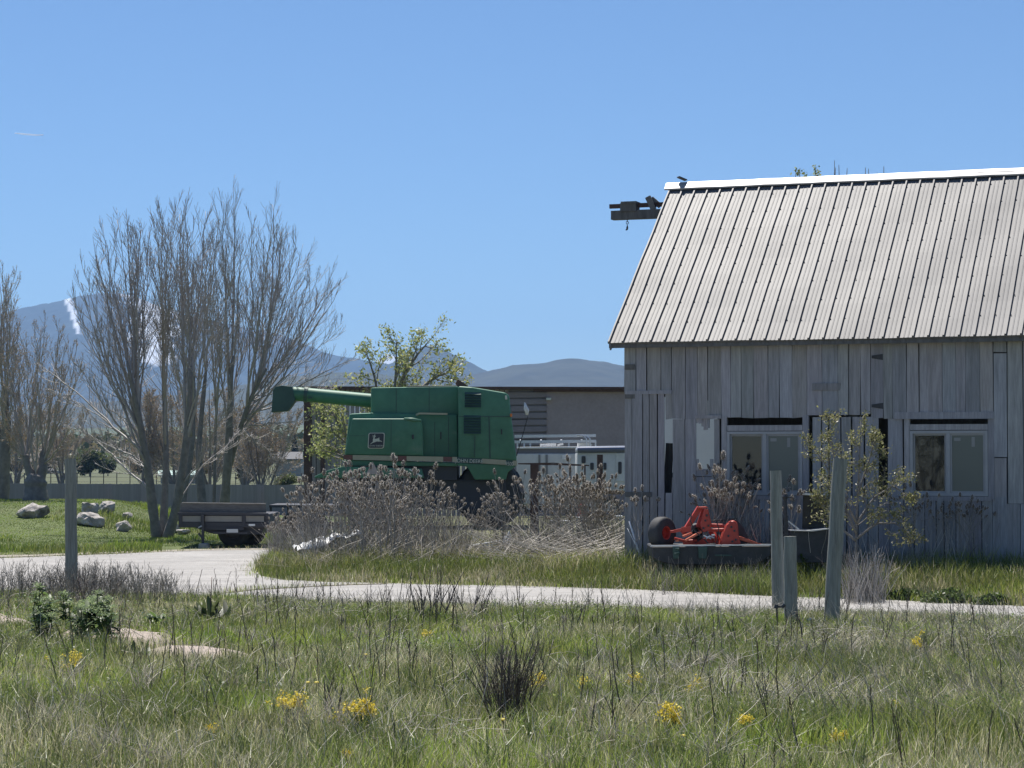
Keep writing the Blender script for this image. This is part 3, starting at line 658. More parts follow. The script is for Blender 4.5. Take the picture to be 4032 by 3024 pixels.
for y, dy in ((1715, 0), (1715, 1.6), (1737, 0), (1737, 1.6)): m.bar(P(2026, y + 3, YT + .2 + dy), P(2346 if y < 1720 else 2347, y, YT + .2 + dy), .1, .09)
for x in (2037, 2064, 2088, 2240, 2345):
    for dy in (0, 1.6): m.bar(P(x, 1737, YT + .2 + dy), P(x, 1764, YT + .2 + dy), .05)
for x in (2050, 2130, 2210, 2290): m.bar(P(x, 1737, YT + .2), P(x, 1734, YT + 1.8), .06)
m.build('ladder_rack', m_alu, trk)
m = MB()
for x0 in (2296, 2310): m.tubes([P(x0 - 25, 1713, YT - .1), P(x0, 1716, YT - .15), P(x0 + 13, 1728, YT - .2), P(x0 + 14, 1780, YT - .2), P(x0 + 14, 1905, YT - .2)], .022, 6)
for k in range(7): m.bar(P(2310, 1760 + k * 22, YT - .2), P(2324, 1760 + k * 22, YT - .2), .03)
m.build('ladder', m_alu, trk)
m = MB(); m.pprism([(2128, 1747), (2190, 1745), (2190, 1757), (2128, 1758)], YT + .5, 1.0); m.pprism([(2276, 1745), (2322, 1744), (2334, 1752), (2322, 1758), (2276, 1758)], YT + .5, 1.0); m.pprism([(2196, 1748), (2218, 1744), (2218, 1752), (2196, 1757)], YT + .5, .6); m.build('roof_cargo', m_white, trk)
m = MB(); m.pprism([(2212, 1790), (2250, 1790), (2248, 1806), (2240, 1809), (2214, 1809)], YT - .03, .04); m.build('wall_sign', m_alu, trk)
for x in (2090, 2240):
    for dy in (.3, 1.8): wheel(trk, (PX(x, YT + dy), YT + dy, .4), (0, -1, 0), .4, .25, .22, m_black, m_alu)
hor = thing('horse_trailer', (PX(2390, YT - 3), YT - 3, 0), 'white horse trailer with a rolled dark awning beside the barn corner', 'trailer')
Yh = YT - 4
m = MB(); m.pprism([(2272, 1783), (2480, 1781), (2480, 1932), (2272, 1934)], Yh, 2.1, .05); m.build('body', m_white, hor, smooth=True, auto=40)
m = MB(); m.pprism([(2272, 1766), (2280, 1758), (2480, 1755), (2480, 1781), (2272, 1783)], Yh + .03, 2.0, .06); m.build('roof', m_alu, hor, smooth=True, auto=40)
m = MB(); m.tubes([P(2274, 1771, Yh - .07), P(2480, 1768, Yh - .07)], .085, 12); m.build('awning_roll', MAT('awning_vinyl', (.1, .12, .2), .3, spec=.6), hor, smooth=True, auto=40)
m = MB(); m.pprism([(2426, 1785), (2458, 1784), (2458, 1895), (2426, 1895)], Yh - .03, .04, .01); dr = m.build('door', m_white, hor)
m = MB(); m.pprism(rr(2434, 1818, 2448, 1866, 5), Yh - .045, .03); m.build('door_window', m_blackp, dr)
for x0, x1, y0, y1 in ((2290, 2306, 1796, 1824), (2324, 2338, 1822, 1850), (2376, 2388, 1822, 1850)):
    m = MB(); m.pprism(rr(x0, y0, x1, y1, 4), Yh - .03, .04); m.build('window', m_blackp, hor)
for x in (2330, 2400): wheel(hor, (PX(x, Yh + .2), Yh + .2, .36), (0, -1, 0), .36, .22, .2, m_black, m_alu)
m = MB(); m.pprism([(2272, 1934), (2480, 1932), (2480, 1946), (2272, 1946)], Yh + .1, 1.9); m.build('skirt', m_brown, hor)
YK = 55.
rk = thing('steel_rack', (PX(2180, YK), YK, 0), 'rusty brown steel rack of upright posts in front of the white truck', 'rack')
m = MB(); m.bar(P(2040, 1826, YK), P(2180, 1824, YK), .05, .03); m.bar(P(2180, 1824, YK), P(2320, 1833, YK), .05, .03)
m.bar(P(2040, 1826, YK + 1.2), P(2320, 1833, YK + 1.2), .05, .03); m.build('top_beam', m_brown, rk)
for x0, x1, y0 in ((2088, 2121, 1826), (2241, 2249, 1828), (2300, 2306, 1832)):
    for dy in (0, 1.2):
        m = MB(); a = P((x0 + x1) / 2, y0, YK + dy); m.box((a[0], a[1], a[2] / 2), ((x1 - x0) / F * YK, .06, a[2])); m.build('post', m_brown, rk)
m = MB(); m.bar(P(2121, 1930, YK - .02), P(2320, 1934, YK - .02), .03); m.bar(P(2121, 1972, YK - .02), P(2320, 1975, YK - .02), .03, .05); m.bar(P(2121, 1990, YK - .02), P(2320, 1990, YK - .02), .02, .02); m.build('rail', m_alu, rk)
m = MB(); m.pprism([(2198, 1876), (2238, 1874), (2238, 1922), (2198, 1922)], YK + .3, .03); m.build('white_shelf_panel', m_white, rk)
def post(name, px, ytop, Y, w, label, cat='post', lean=0, ztop=None, sq=False, cap_t=None, grp=None, mat=None, twist=.2, k=12):
    b = G3(PX(px, Y), Y); t = P(px + lean, ytop, Y); h = t[2] - b[2]; m = MB(); n = 9
    pts = [b + (t - b) * q / (n - 1) + np.array((math.sin(q * 1.7 + px) * .0025, math.cos(q * 1.1 + px) * .003, 0)) - (np.array((0, 0, .1)) if q == 0 else 0) for q in range(n)]
    if sq: m.bar(pts[0], pts[-1], w, w, up=(0, 1, 0))
    else: m.tubes(pts, [w / 2 * (1.06 - .1 * q / n + (.012 * math.sin(q * 2 + px))) for q in range(n)] , k)
    return tag(m.build(name, mat or m_postw, smooth=not sq, auto=50), label, cat, grp)
post('metal_post', 2362, 1790, 62, .16, 'dark rusty post standing against the white horse trailer', mat=m_brown, sq=True)
# pale clutter lying low behind the thicket
def pbox(name, pix, Y, th, mat, label, cat, parts=None, bev=.01):
    m = MB(); m.pprism(pix, Y, th, bev); return tag(m.build(name, mat), label, cat)
for x0, x1, y0, y1, Y, lab in ((2165, 2245, 2054, 2128, 50, 'broad pale slatted crate behind the thicket, nearest the rack posts'), (2272, 2308, 2040, 2130, 50.5, 'narrow pale slatted crate right of the broad one behind the thicket'), (2425, 2452, 2035, 2125, 47, 'white slatted crate standing against the barn corner')):
    t = thing('slatted_crate', G3(PX((x0 + x1) / 2, Y + .3), Y + .3), lab, 'crate')
    m = MB(); dx = 12
    for dy in (0, .6):
        m = MB(); x = x0
        while x < x1 - 4: m.pprism([(x, y0), (x + dx - 3, y0 - 1), (x + dx - 3, y1), (x, y1)], Y + dy, .02); x += dx
        m.build('slat_panel', m_tape, t)
    m = MB(); m.pprism([(x0, y0 + 10), (x1, y0 + 10), (x1, y0 + 15), (x0, y0 + 15)], Y + .03, .57); m.pprism([(x0, y1 - 16), (x1, y1 - 16), (x1, y1 - 8), (x0, y1 - 8)], Y + .03, .57); m.pprism([(x0, y0 - 3), (x1, y0 - 3), (x1, y0), (x0, y0)], Y - .01, .65); m.build('rail', m_white, t)
t = thing('fuel_can', G3(PX(2285, 51.5), 51.5), 'faded red fuel can standing on a crate behind the teasels', 'can')
m = MB(); m.pprism([(2276, 1985), (2302, 1985), (2304, 2034), (2274, 2034)], 51, .3, .03); m.build('can_body', MAT('red_plastic', (.4, .04, .04), .5), t, smooth=True, auto=40); m = MB(); m.tubes([P(2282, 1986, 51.15), P(2284, 1978, 51.15), P(2296, 1978, 51.15), P(2298, 1986, 51.15)], .02, 6); m.build('can_handle', m_blackp, t)
# stack of white siding strips, a crumpled white sheet, a timber offcut
for k in range(6):
    m = MB(); z = k * 10; m.prism([P(1790 + k * 9, 2192 - z + 8, 40.6), P(1985 - k * 3, 2178 - z, 40.6), P(1985 - k * 3, 2182 - z, 40.6), P(1790 + k * 9, 2197 - z + 8, 40.6)], (0, .28 - .02 * k, 0), .004)
    tag(m.build('siding_strip', m_white), ['lowest white siding strip of the stack on the island', 'second white siding strip from the bottom of the stack', 'third white siding strip from the bottom of the stack', 'fourth white siding strip from the bottom of the stack', 'second white siding strip from the top of the stack', 'topmost white siding strip of the stack on the island'][k], 'siding strip', 'white siding strips stacked on the island')
def sheet(name, pts, label, cat, mat, seed):
    n = 14; a, b, c, d = [np.array(p) for p in pts]; i, j = np.meshgrid(np.linspace(0, 1, n), np.linspace(0, 1, n), indexing='ij')
    V = a + (b - a) * i[..., None] + (d - a) * j[..., None]; V[..., 2] += (fbm(i * 5, j * 5, 1, 4, seed) - .5) * .3; V[..., 1] += (fbm(i * 5, j * 5, 1, 4, seed + 3) - .5) * .3
    q, r = np.meshgrid(np.arange(n - 1), np.arange(n - 1), indexing='ij'); o = q * n + r; m = MB()
    F4 = np.stack([o, o + n, o + n + 1, o + 1], -1).reshape(-1, 4); V = V.reshape(-1, 3); m.add(np.concatenate([V, V + (0, .01, -.008)]), [F4, F4[:, ::-1] + n * n]); return tag(m.build(name, mat, smooth=True), label, cat)
sheet('plastic_sheet', [P(1150, 2150, 41.0), P(1400, 2088, 41.0), P(1410, 2100, 40.4), P(1170, 2168, 40.4)], 'crumpled white plastic sheet lying left of the teasel thicket', 'plastic sheet', m_white, 3)
sheet('tarp', [P(1955, 2212, 40.3), P(1985, 2112, 40.3), P(2012, 2108, 40.6), P(1990, 2205, 40.0)], 'white crumpled tarp hanging over the end of the siding strips', 'tarp', m_white, 9)
sheet('paper_sack', [P(2100, 2160, 44), P(2160, 2118, 44.4), P(2165, 2115, 43.8), P(2120, 2165, 43.6)], 'small crumpled pale sack on the ground behind the thicket', 'sack', m_white, 13)
m = MB(); m.pprism([(1752, 2222), (1848, 2230), (1848, 2247), (1752, 2244)], 38.2, .3, .01); tag(m.build('timber_offcut', m_timber), 'orange timber offcut lying at the foot of the thicket', 'timber')
m = MB(); m.pprism([(1660, 2240), (1936, 2249), (1936, 2254), (1660, 2247)], 37.4, .14, .01); tag(m.build('plank', m_greyply), 'long thin grey plank lying along the island edge', 'plank')

# ------------------------------------------------------------------ utility trailer on the left
Yt = 47.6
ut = thing('utility_trailer', (PX(880, Yt + 1), Yt + 1, 0), 'dark flat utility trailer with a plywood board on top, parked by the drive', 'trailer')
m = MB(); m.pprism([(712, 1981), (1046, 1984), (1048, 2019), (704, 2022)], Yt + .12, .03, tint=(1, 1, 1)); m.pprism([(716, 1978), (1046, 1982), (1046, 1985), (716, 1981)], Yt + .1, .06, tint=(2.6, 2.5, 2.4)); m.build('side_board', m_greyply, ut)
m = MB()
m.pprism([(703, 2023), (1052, 2026), (1054, 2079), (703, 2077)], Yt + .06, 2.4, .01); m.bar(P(700, 2022, Yt), P(1056, 2025, Yt), .06, .05)
for x in (703, 790, 953, 1044): m.pprism([(x, 2024), (x + 14, 2024), (x + 14, 2076), (x, 2076)], Yt - .02, .08)
m.pprism([(703, 2056), (1054, 2058), (1054, 2077), (703, 2075)], Yt - .01, .07); m.build('frame', m_blackp, ut)
for x0, x1 in ((717, 790), (806, 952), (968, 1040)):
    q = MB(); q.pprism([(x0, 2031), (x1, 2032), (x1, 2055), (x0, 2054)], Yt + .02, .04); q.build('side_panel', MAT('pale_panel', (.3, .29, .27), .8, (3, .1)), ut)
m = MB(); m.pprism([(765, 2076), (1040, 2078), (1030, 2104), (830, 2100)], Yt + .1, 2.0); m.bar(P(800, 2080, Yt), P(960, 2082, Yt), .06); m.bar(P(840, 2098, Yt - .04), P(975, 2099, Yt - .04), .05); m.build('axle_beam', m_blackp, ut)
m = MB(); m.pprism([(892, 2083), (937, 2083), (937, 2097), (892, 2097)], Yt - .1, .02); m.build('licence_plate', m_white, ut)
m = MB(); m.pprism([(979, 2063), (1004, 2063), (1004, 2071), (979, 2071)], Yt - .06, .03); m.build('tail_lamp', m_alu, ut)
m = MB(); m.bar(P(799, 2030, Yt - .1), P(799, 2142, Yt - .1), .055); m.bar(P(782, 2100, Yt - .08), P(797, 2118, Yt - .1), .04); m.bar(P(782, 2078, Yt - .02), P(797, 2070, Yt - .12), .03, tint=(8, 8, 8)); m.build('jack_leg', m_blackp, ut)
wheel(ut, (PX(922, Yt + .55), Yt + .55, .34), (.22, -.97, 0), .34, .2, .19, m_black, m_blackp)
wheel(ut, (PX(988, Yt + 1.3), Yt + 1.3, .34), (.22, -.97, 0), .34, .2, .19, m_black, m_blackp)
wheel(ut, (PX(922, Yt + 2.3), Yt + 2.3, .34), (.22, -.97, 0), .34, .2, .19, m_black, m_blackp)
m = MB(); m.pprism([(782, 2140), (815, 2140), (820, 2166), (779, 2166)], Yt - .3, .4, .03); tag(m.build('concrete_block', m_concrete, smooth=True, auto=40), 'grey concrete block under the trailer jack', 'block')
wt = thing('flatbed_trailer', (PX(1120, 52), 52, 0), 'low dark flatbed trailer half hidden by the teasels right of the utility trailer', 'trailer')
m = MB(); m.pprism([(1060, 1988), (1330, 1990), (1330, 2000), (1060, 1998)], 51.5, 1.8); m.pprism([(1060, 2062), (1330, 2064), (1330, 2080), (1060, 2078)], 51.6, 1.7)
for x in (1062, 1130, 1200, 1270): m.pprism([(x, 1998), (x + 8, 1998), (x + 8, 2064), (x, 2064)], 51.6, .06)
m.build('bed', m_blackp, wt); 
for x in (1160, 1240): wheel(wt, (PX(x, 51.8), 51.8, .33), (0, -1, 0), .33, .2, .19, m_black, m_blackp)

# ------------------------------------------------------------------ orange mower by the barn
YM = 33.4
mo = thing('mower', G3(PX(2790, YM + .6), YM + .6), 'orange and black farm mower with one big tyre, parked in the grass by the barn', 'mower')
m = MB(); m.pprism([(2563, 2150), (3036, 2146), (3034, 2190), (2980, 2224), (2660, 2226), (2612, 2218), (2572, 2200)], YM, 1.1, .02, seg=1); m.pprism([(2660, 2220), (2960, 2220), (2950, 2290), (2670, 2290)], YM + .2, .7); deck = m.build('deck', m_iron, mo)
m = MB(); m.bar(P(2562, 2149, YM - .02), P(3040, 2145, YM - .02), .05, .018); m.build('deck_edge_highlight', m_alu, deck)  # bright strip puts the sunlit top edge into the colour
m = MB()
for x0, x1 in ((2648, 2676), (2748, 2786)): m.pprism([(x0, 2152), (x1, 2152), (x1 - 4, 2200), (x0 + 4, 2200)], YM - .06, .06, .01)
m.bar(P(2815, 2186, YM - .05), P(2880, 2187, YM - .05), .02); m.tubes([P(2660, 2160, YM - .12), P(2672, 2160, YM - .12), P(2676, 2178, YM - .12), P(2655, 2180, YM - .12)], .018, 6); m.build('hitch_bracket', m_greend, mo)
m = MB(); m.bar(P(2755, 1998, YM + .3), P(2704, 2080, YM + .25), .05, .08); m.bar(P(2704, 2080, YM + .25), P(2690, 2100, YM + .2), .07, .06)
m.pprism([(2748, 1996), (2782, 1995), (2788, 2001), (2750, 2003)], YM + .22, .16, .01)
m.pprism([(2773, 2003), (2789, 2006), (2801, 2059), (2797, 2089), (2768, 2096), (2757, 2065)], YM + .2, .05, .01)
m.pprism([(2763, 2003), (2775, 2003), (2757, 2066), (2766, 2094), (2752, 2096), (2742, 2068)], YM + .36, .05, .01)
m.tubes([P(2796, 2068, YM + .3), P(2850, 2070, YM + .3)], .03, 10); m.tubes([P(2790, 2088, YM + .25), P(2852, 2086, YM + .25)], .028, 10); m.build('hitch_frame', m_orange, mo)
m = MB(); m.bar(P(2654, 2092, YM + .2), P(2684, 2086, YM + .2), .05, .045); m.bar(P(2684, 2086, YM + .2), P(2720, 2084, YM + .2), .06, .08); m.tubes([P(2640, 2094, YM + .2), P(2656, 2092, YM + .2)], .02, 7); m.build('side_arm', m_orange, mo)
m = MB(); m.bar(P(2690, 2112, YM + .1), P(2722, 2098, YM + .15), .05, .03, tint=(1.3, 2.6, 2.2)); m.bar(P(2698, 2128, YM + .05), P(2760, 2094, YM + .15), .05, .03, tint=(1.3, 2.6, 2.2)); m.pprism([(2660, 2130), (2672, 2124), (2673, 2133), (2660, 2134)], YM + .1, .05, tint=(1.3, 3, 2)); m.build('brace_bar', m_orange, mo)  # orange tint paints these bars as the sunlit parts of the red paint
m = MB(); m.pprism([(2833, 2149), (2850, 2095), (2862, 2066), (2878, 2052), (2893, 2049), (2906, 2062), (2910, 2110), (2918, 2147)], YM + .12, .3, .03, seg=3); m.build('gear_housing', m_orange, mo, smooth=True, auto=35)
m = MB(); m.pprism([(2908, 2114), (2920, 2113), (3000, 2143), (3006, 2149), (2985, 2149), (2912, 2126)], YM + .2, .2, .01, tint=(1.2, 2.0, 1.5)); m.build('guard_plate', m_orange, mo)  # lighter orange tint carries painted sunlight on the plate
m = MB(); m.pprism([(2820, 2048), (2900, 2040), (2902, 2044), (2822, 2050)], YM + .7, .25); m.pprism([(2900, 2044), (2930, 2080), (2960, 2148), (2840, 2148), (2836, 2075)], YM + .6, .04); m.build('rear_guard', m_iron, mo)
wheel(mo, (PX(2606, YM + .5), YM + .5, P(2600, 2098, YM + .5)[2]), (.72, -.69, 0), .245, .2, .1, m_black, m_orange)
m = MB(); m.tubes([P(2780, 2120, YM), P(2796, 2112, YM), P(2812, 2118, YM)], .014, 6); m.box(P(2808, 2106, YM + .05), (.05, .04, .02)); m.tubes([P(2770, 2108, YM), P(2800, 2122, YM)], .01, 5); m.build('hydraulic_hose', m_alu, mo)
for x, y in ((2783, 2030), (2778, 2050), (2770, 2080), (2790, 2070), (2880, 2075), (2892, 2090), (2868, 2110), (2897, 2125), (2884, 2132)): m = MB(); m.lathe([(0, -.012), (.016, -.012), (.018, 0), (.018, .02)], P(x, y, YM + (.19 if x < 2820 else .11)), (0, 1, 0), 8); m.build('bolt', m_iron, mo)
m = MB(); m.pprism([(2722, 2070), (2745, 2060), (2762, 2075), (2768, 2120), (2740, 2140), (2716, 2118)], YM + .45, .35, .03); m.lathe([(0, -.1), (.05, -.1), (.05, 0), (.08, .02), (.08, .2)], P(2742, 2100, YM + .42), (0, -1, .1), 12); m.build('gearbox', m_iron, mo, smooth=True, auto=40)
m = MB(); m.bar(P(2690, 2145, YM + .5), P(2835, 2120, YM + .5), .06, .09); m.bar(P(2800, 2090, YM + .5), P(2835, 2145, YM + .4), .07, .07); m.tubes([P(2655, 2120, YM + .3), P(2700, 2132, YM + .3), P(2745, 2128, YM + .3)], .022, 8); m.build('cross_bar', m_orange, mo)
m = MB(); m.tubes([P(2725, 2010, YM + .15), P(2718, 2050, YM + .1), P(2735, 2090, YM + .1), P(2790, 2140, YM + .1)], .009, 5); m.tubes([P(2800, 2050, YM + .1), P(2818, 2045, YM + .1), P(2830, 2080, YM + .1), P(2822, 2140, YM + .08)], .009, 5); m.build('hose', m_black, mo)
# dark hopper and the standpipe
hp = thing('steel_hopper', G3(PX(3200, 34), 34), 'dark rusty steel hopper with a bent lit lip, between the posts and the barn', 'hopper')
Yp = 33.6
m = MB(); m.pprism([(3164, 1946), (3252, 1950), (3262, 2085), (3160, 2082)], Yp + .35, .05); m.build('back_plate', MAT('rusty_plate', (.05, .045, .035), .9, (4, .3)), hp); m = MB(); m.pprism([(3160, 1942), (3255, 1946), (3255, 1953), (3160, 1949)], Yp + .28, .16); m.build('plate_edge_highlight', m_alu, hp)  # pale bar along the plate top is a painted highlight
m = MB(); m.pprism([(3112, 2091), (3180, 2093), (3262, 2086), (3266, 2215), (3120, 2215)], Yp, .5, .01); m.build('bin', m_iron, hp)
m = MB(); m.prism([P(3112, 2087, Yp - .05), P(3180, 2089, Yp - .05), P(3215, 2085, Yp - .05), P(3264, 2080, Yp - .05), P(3264, 2084, Yp - .05), P(3200, 2093, Yp - .05), P(3112, 2091, Yp - .05)], (0, .5, 0), .003); m.build('bent_lip', m_alu, hp)  # lip coloured pale to carry the sunlight falling on it
m = MB(); m.bar(P(3104, 2052, Yp + .1), P(3145, 2084, Yp + .1), .02); m.build('brace', m_alu, hp)
sp = thing('standpipe', G3(PX(3092, 33), 33), 'thin black standpipe with a valve on top, just right of the rotted post', 'standpipe')
m = MB(); m.tubes([P(3094, 2150, 33), P(3093, 2060, 33), P(3091, 1960, 33)], .028, 8); m.bar(P(3096, 2030, 33), P(3096, 2150, 33), .05); m.build('pipe', m_iron, sp)
m = MB(); m.lathe([(.0, .05), (.03, .045), (.045, 0), (.03, -.04), (0, -.05)], P(3091, 1957, 33), (0, 0, 1), 12); m.bar(P(3078, 1957, 33), P(3117, 1959, 33), .025, .02); m.tubes([P(3091, 1955, 33), P(3092, 1947, 33)], .012, 6); m.build('valve', m_iron, sp)

# ------------------------------------------------------------------ fence posts in the meadow
post('fence_post', 286, 1806, 27, .145, 'weathered round grey post alone on the left of the meadow', lean=-8)
post('fence_post', 3062, 1853, 28, .15, 'tall grey rotted post with a ragged foot, between mower and standpipe', lean=-8)
post('fence_post', 3112, 2112, 22, .13, 'short green tinged post standing in front of the rotted one', lean=-2)
post('fence_post', 3268, 1806, 21.8, .145, 'tall greenish post leaning to the right beside the shrub', lean=40)
kb = MB(); kb.tubes([G3(PX(3058, 21.7), 21.7), P(3058, 2390, 21.7)], .008, 6); kb.tubes([P(3052, 2390, 21.7), P(3090, 2386, 21.7)], .012, 6); kb.tubes([P(3056, 2396, 21.7), P(3058, 2380, 21.7)], .02, 8); kb.tubes([P(3078, 2392, 21.7), P(3090, 2380, 21.7)], .018, 6)
tag(kb.build('hose_bib', m_iron), 'small black tap on a thin rod beside the short post', 'tap')
m = MB(); m.pprism([(3182, 2440), (3210, 2434), (3232, 2442), (3230, 2450), (3205, 2458), (3184, 2452)], 21.6, .12, .01); tag(m.build('paper_scrap', m_tape), 'small pale scrap lying at the foot of the leaning post', 'litter')

# ------------------------------------------------------------------ trees
def grow(S, D, L, n, up, wob, rng):
    """curved branches: starts S, directions D, lengths L -> points (B,n,3)"""
    B = len(S); Pn = np.empty((B, n, 3)); Pn[:, 0] = S; d = D / np.linalg.norm(D, axis=1, keepdims=True)
    for i in range(1, n):
        d = d + up * np.array((0, 0, 1.)) / n + rng.normal(0, wob, (B, 3)); d /= np.linalg.norm(d, axis=1, keepdims=True)
        Pn[:, i] = Pn[:, i - 1] + d * (L / (n - 1))[:, None]
    return Pn
def shoots(Pn, Ln, rad, nc, t0, t1, ang, ratio, rng, taper=.75, kr=.5):
    B, n, _ = Pn.shape
    t = t0 + (t1 - t0) * (np.arange(nc)[None] + rng.random((B, nc))) / nc
    f = t * (n - 1); i = np.minimum(f.astype(int), n - 2); w = (f - i)[..., None]; b = np.arange(B)[:, None]
    S = Pn[b, i] * (1 - w) + Pn[b, i + 1] * w; T = Pn[b, i + 1] - Pn[b, i]; T = T / np.linalg.norm(T, axis=2, keepdims=True)
    r = rng.normal(0, 1, S.shape); r -= (r * T).sum(2, keepdims=True) * T; r /= np.linalg.norm(r, axis=2, keepdims=True)
    a = R(1) * rng.uniform(ang[0], ang[1], (B, nc))[..., None]
    D = T * np.cos(a) + r * np.sin(a)
    L = Ln[:, None] * (1.08 - .72 * t) * ratio * rng.uniform(.6, 1.3, (B, nc)); rr0 = rad[:, None] * (1 - taper * t) * kr
    return S.reshape(-1, 3), D.reshape(-1, 3), L.ravel(), rr0.ravel()
def tap(r0, n, end=.2):
    return r0[:, None] * (1 - (1 - end) * np.linspace(0, 1, n))[None]
def bare_tree(name, trunks, label, seed, limbs=(15, 10, 7), twig=.004, buds=None, group=None, up=(.8, .75, .5), mat=None, ratio=(.92, .56, .6), lean_t=(.1, .85), side=0, minr=.0055):
    """trunks: list of (points, radii); grows limbs, branches and twigs off them"""
    rng = np.random.default_rng(seed); base = trunks[0][0][0]
    t = thing(name, base, label, 'tree', group)
    tm = MB(); cm = MB(); last = []
    for pts, rad, hl in trunks:
        pts = np.array(pts, float); q = np.linspace(0, len(pts) - 1, 14); k = np.arange(len(pts))
        pp = np.stack([np.interp(q, k, pts[:, c]) for c in range(3)], -1); pp[1:-1] = (pp[:-2] + 2 * pp[1:-1] + pp[2:]) / 4
        rd = np.interp(q, k, rad) * (1 - .55 * np.linspace(0, 1, len(q)) ** .6) * (1 + .05 * rng.normal(0, 1, len(q))); tm.tubes(pp, rd, 9)
        L0 = np.array([hl]); S, D, L, r0 = shoots(pp[None], L0, np.array([rad[0]]), limbs[0], *lean_t, (8, 52), ratio[0], rng, .88, .22)
        P1 = grow(S, D, L, 12, up[0], .03, rng); R1 = tap(np.maximum(r0, minr * 2), 12, .2); cm.tubes(P1, R1, 5)
        S, D, L2, r1 = shoots(P1, L, np.maximum(r0, minr * 2), limbs[1], .12, .98, (16, 44), ratio[1], rng)
        P2 = grow(S, D, L2, 8, up[1], .045, rng); cm.tubes(P2, np.maximum(tap(r1, 8, .3), minr), 4)
        S, D, L3, r2 = shoots(P2, L2, r1, limbs[2], .1, 1.0, (15, 45), ratio[2], rng)
        P3 = grow(S, D, L3, 5, up[2], .06, rng); cm.tubes(P3, np.maximum(tap(r2, 5, .4), twig), 3, cap=False)
        last += [P3, P2]
    tm.build('trunk', mat or m_bark, t, smooth=True)
    cm.build('crown', m_twig, t, smooth=True)
    if buds:
        cnt, size, cols = buds; bm_ = MB()
        for Pn in last:
            B, n, _ = Pn.shape; N = B * cnt; b = rng.integers(0, B, N); f = rng.uniform(.25, 1, N) * (n - 1.01); i = f.astype(int); w = (f - i)[:, None]
            C = Pn[b, i] * (1 - w) + Pn[b, i + 1] * w + rng.normal(0, size * .8, (N, 3))
            A = rng.normal(0, 1, (N, 3)); A /= np.linalg.norm(A, axis=1, keepdims=True); Bv = np.cross(A, rng.normal(0, 1, (N, 3))); Bv /= np.linalg.norm(Bv, axis=1, keepdims=True)
            s = size * rng.uniform(.5, 1.2, (N, 1)); c = np.array(cols)[rng.integers(0, len(cols), N)] * rng.uniform(.7, 1.25, (N, 1))
            bm_.quads(C, A * s, Bv * s * .5, c)
        bm_.build('buds', m_bud, t)
    return t
def Tp(pix, Y0, dy):    # trunk points noted in photo pixels, drifting in depth
    return [P(x, y, Y0 + dy * k / max(1, len(pix) - 1)) for k, (x, y) in enumerate(pix)]
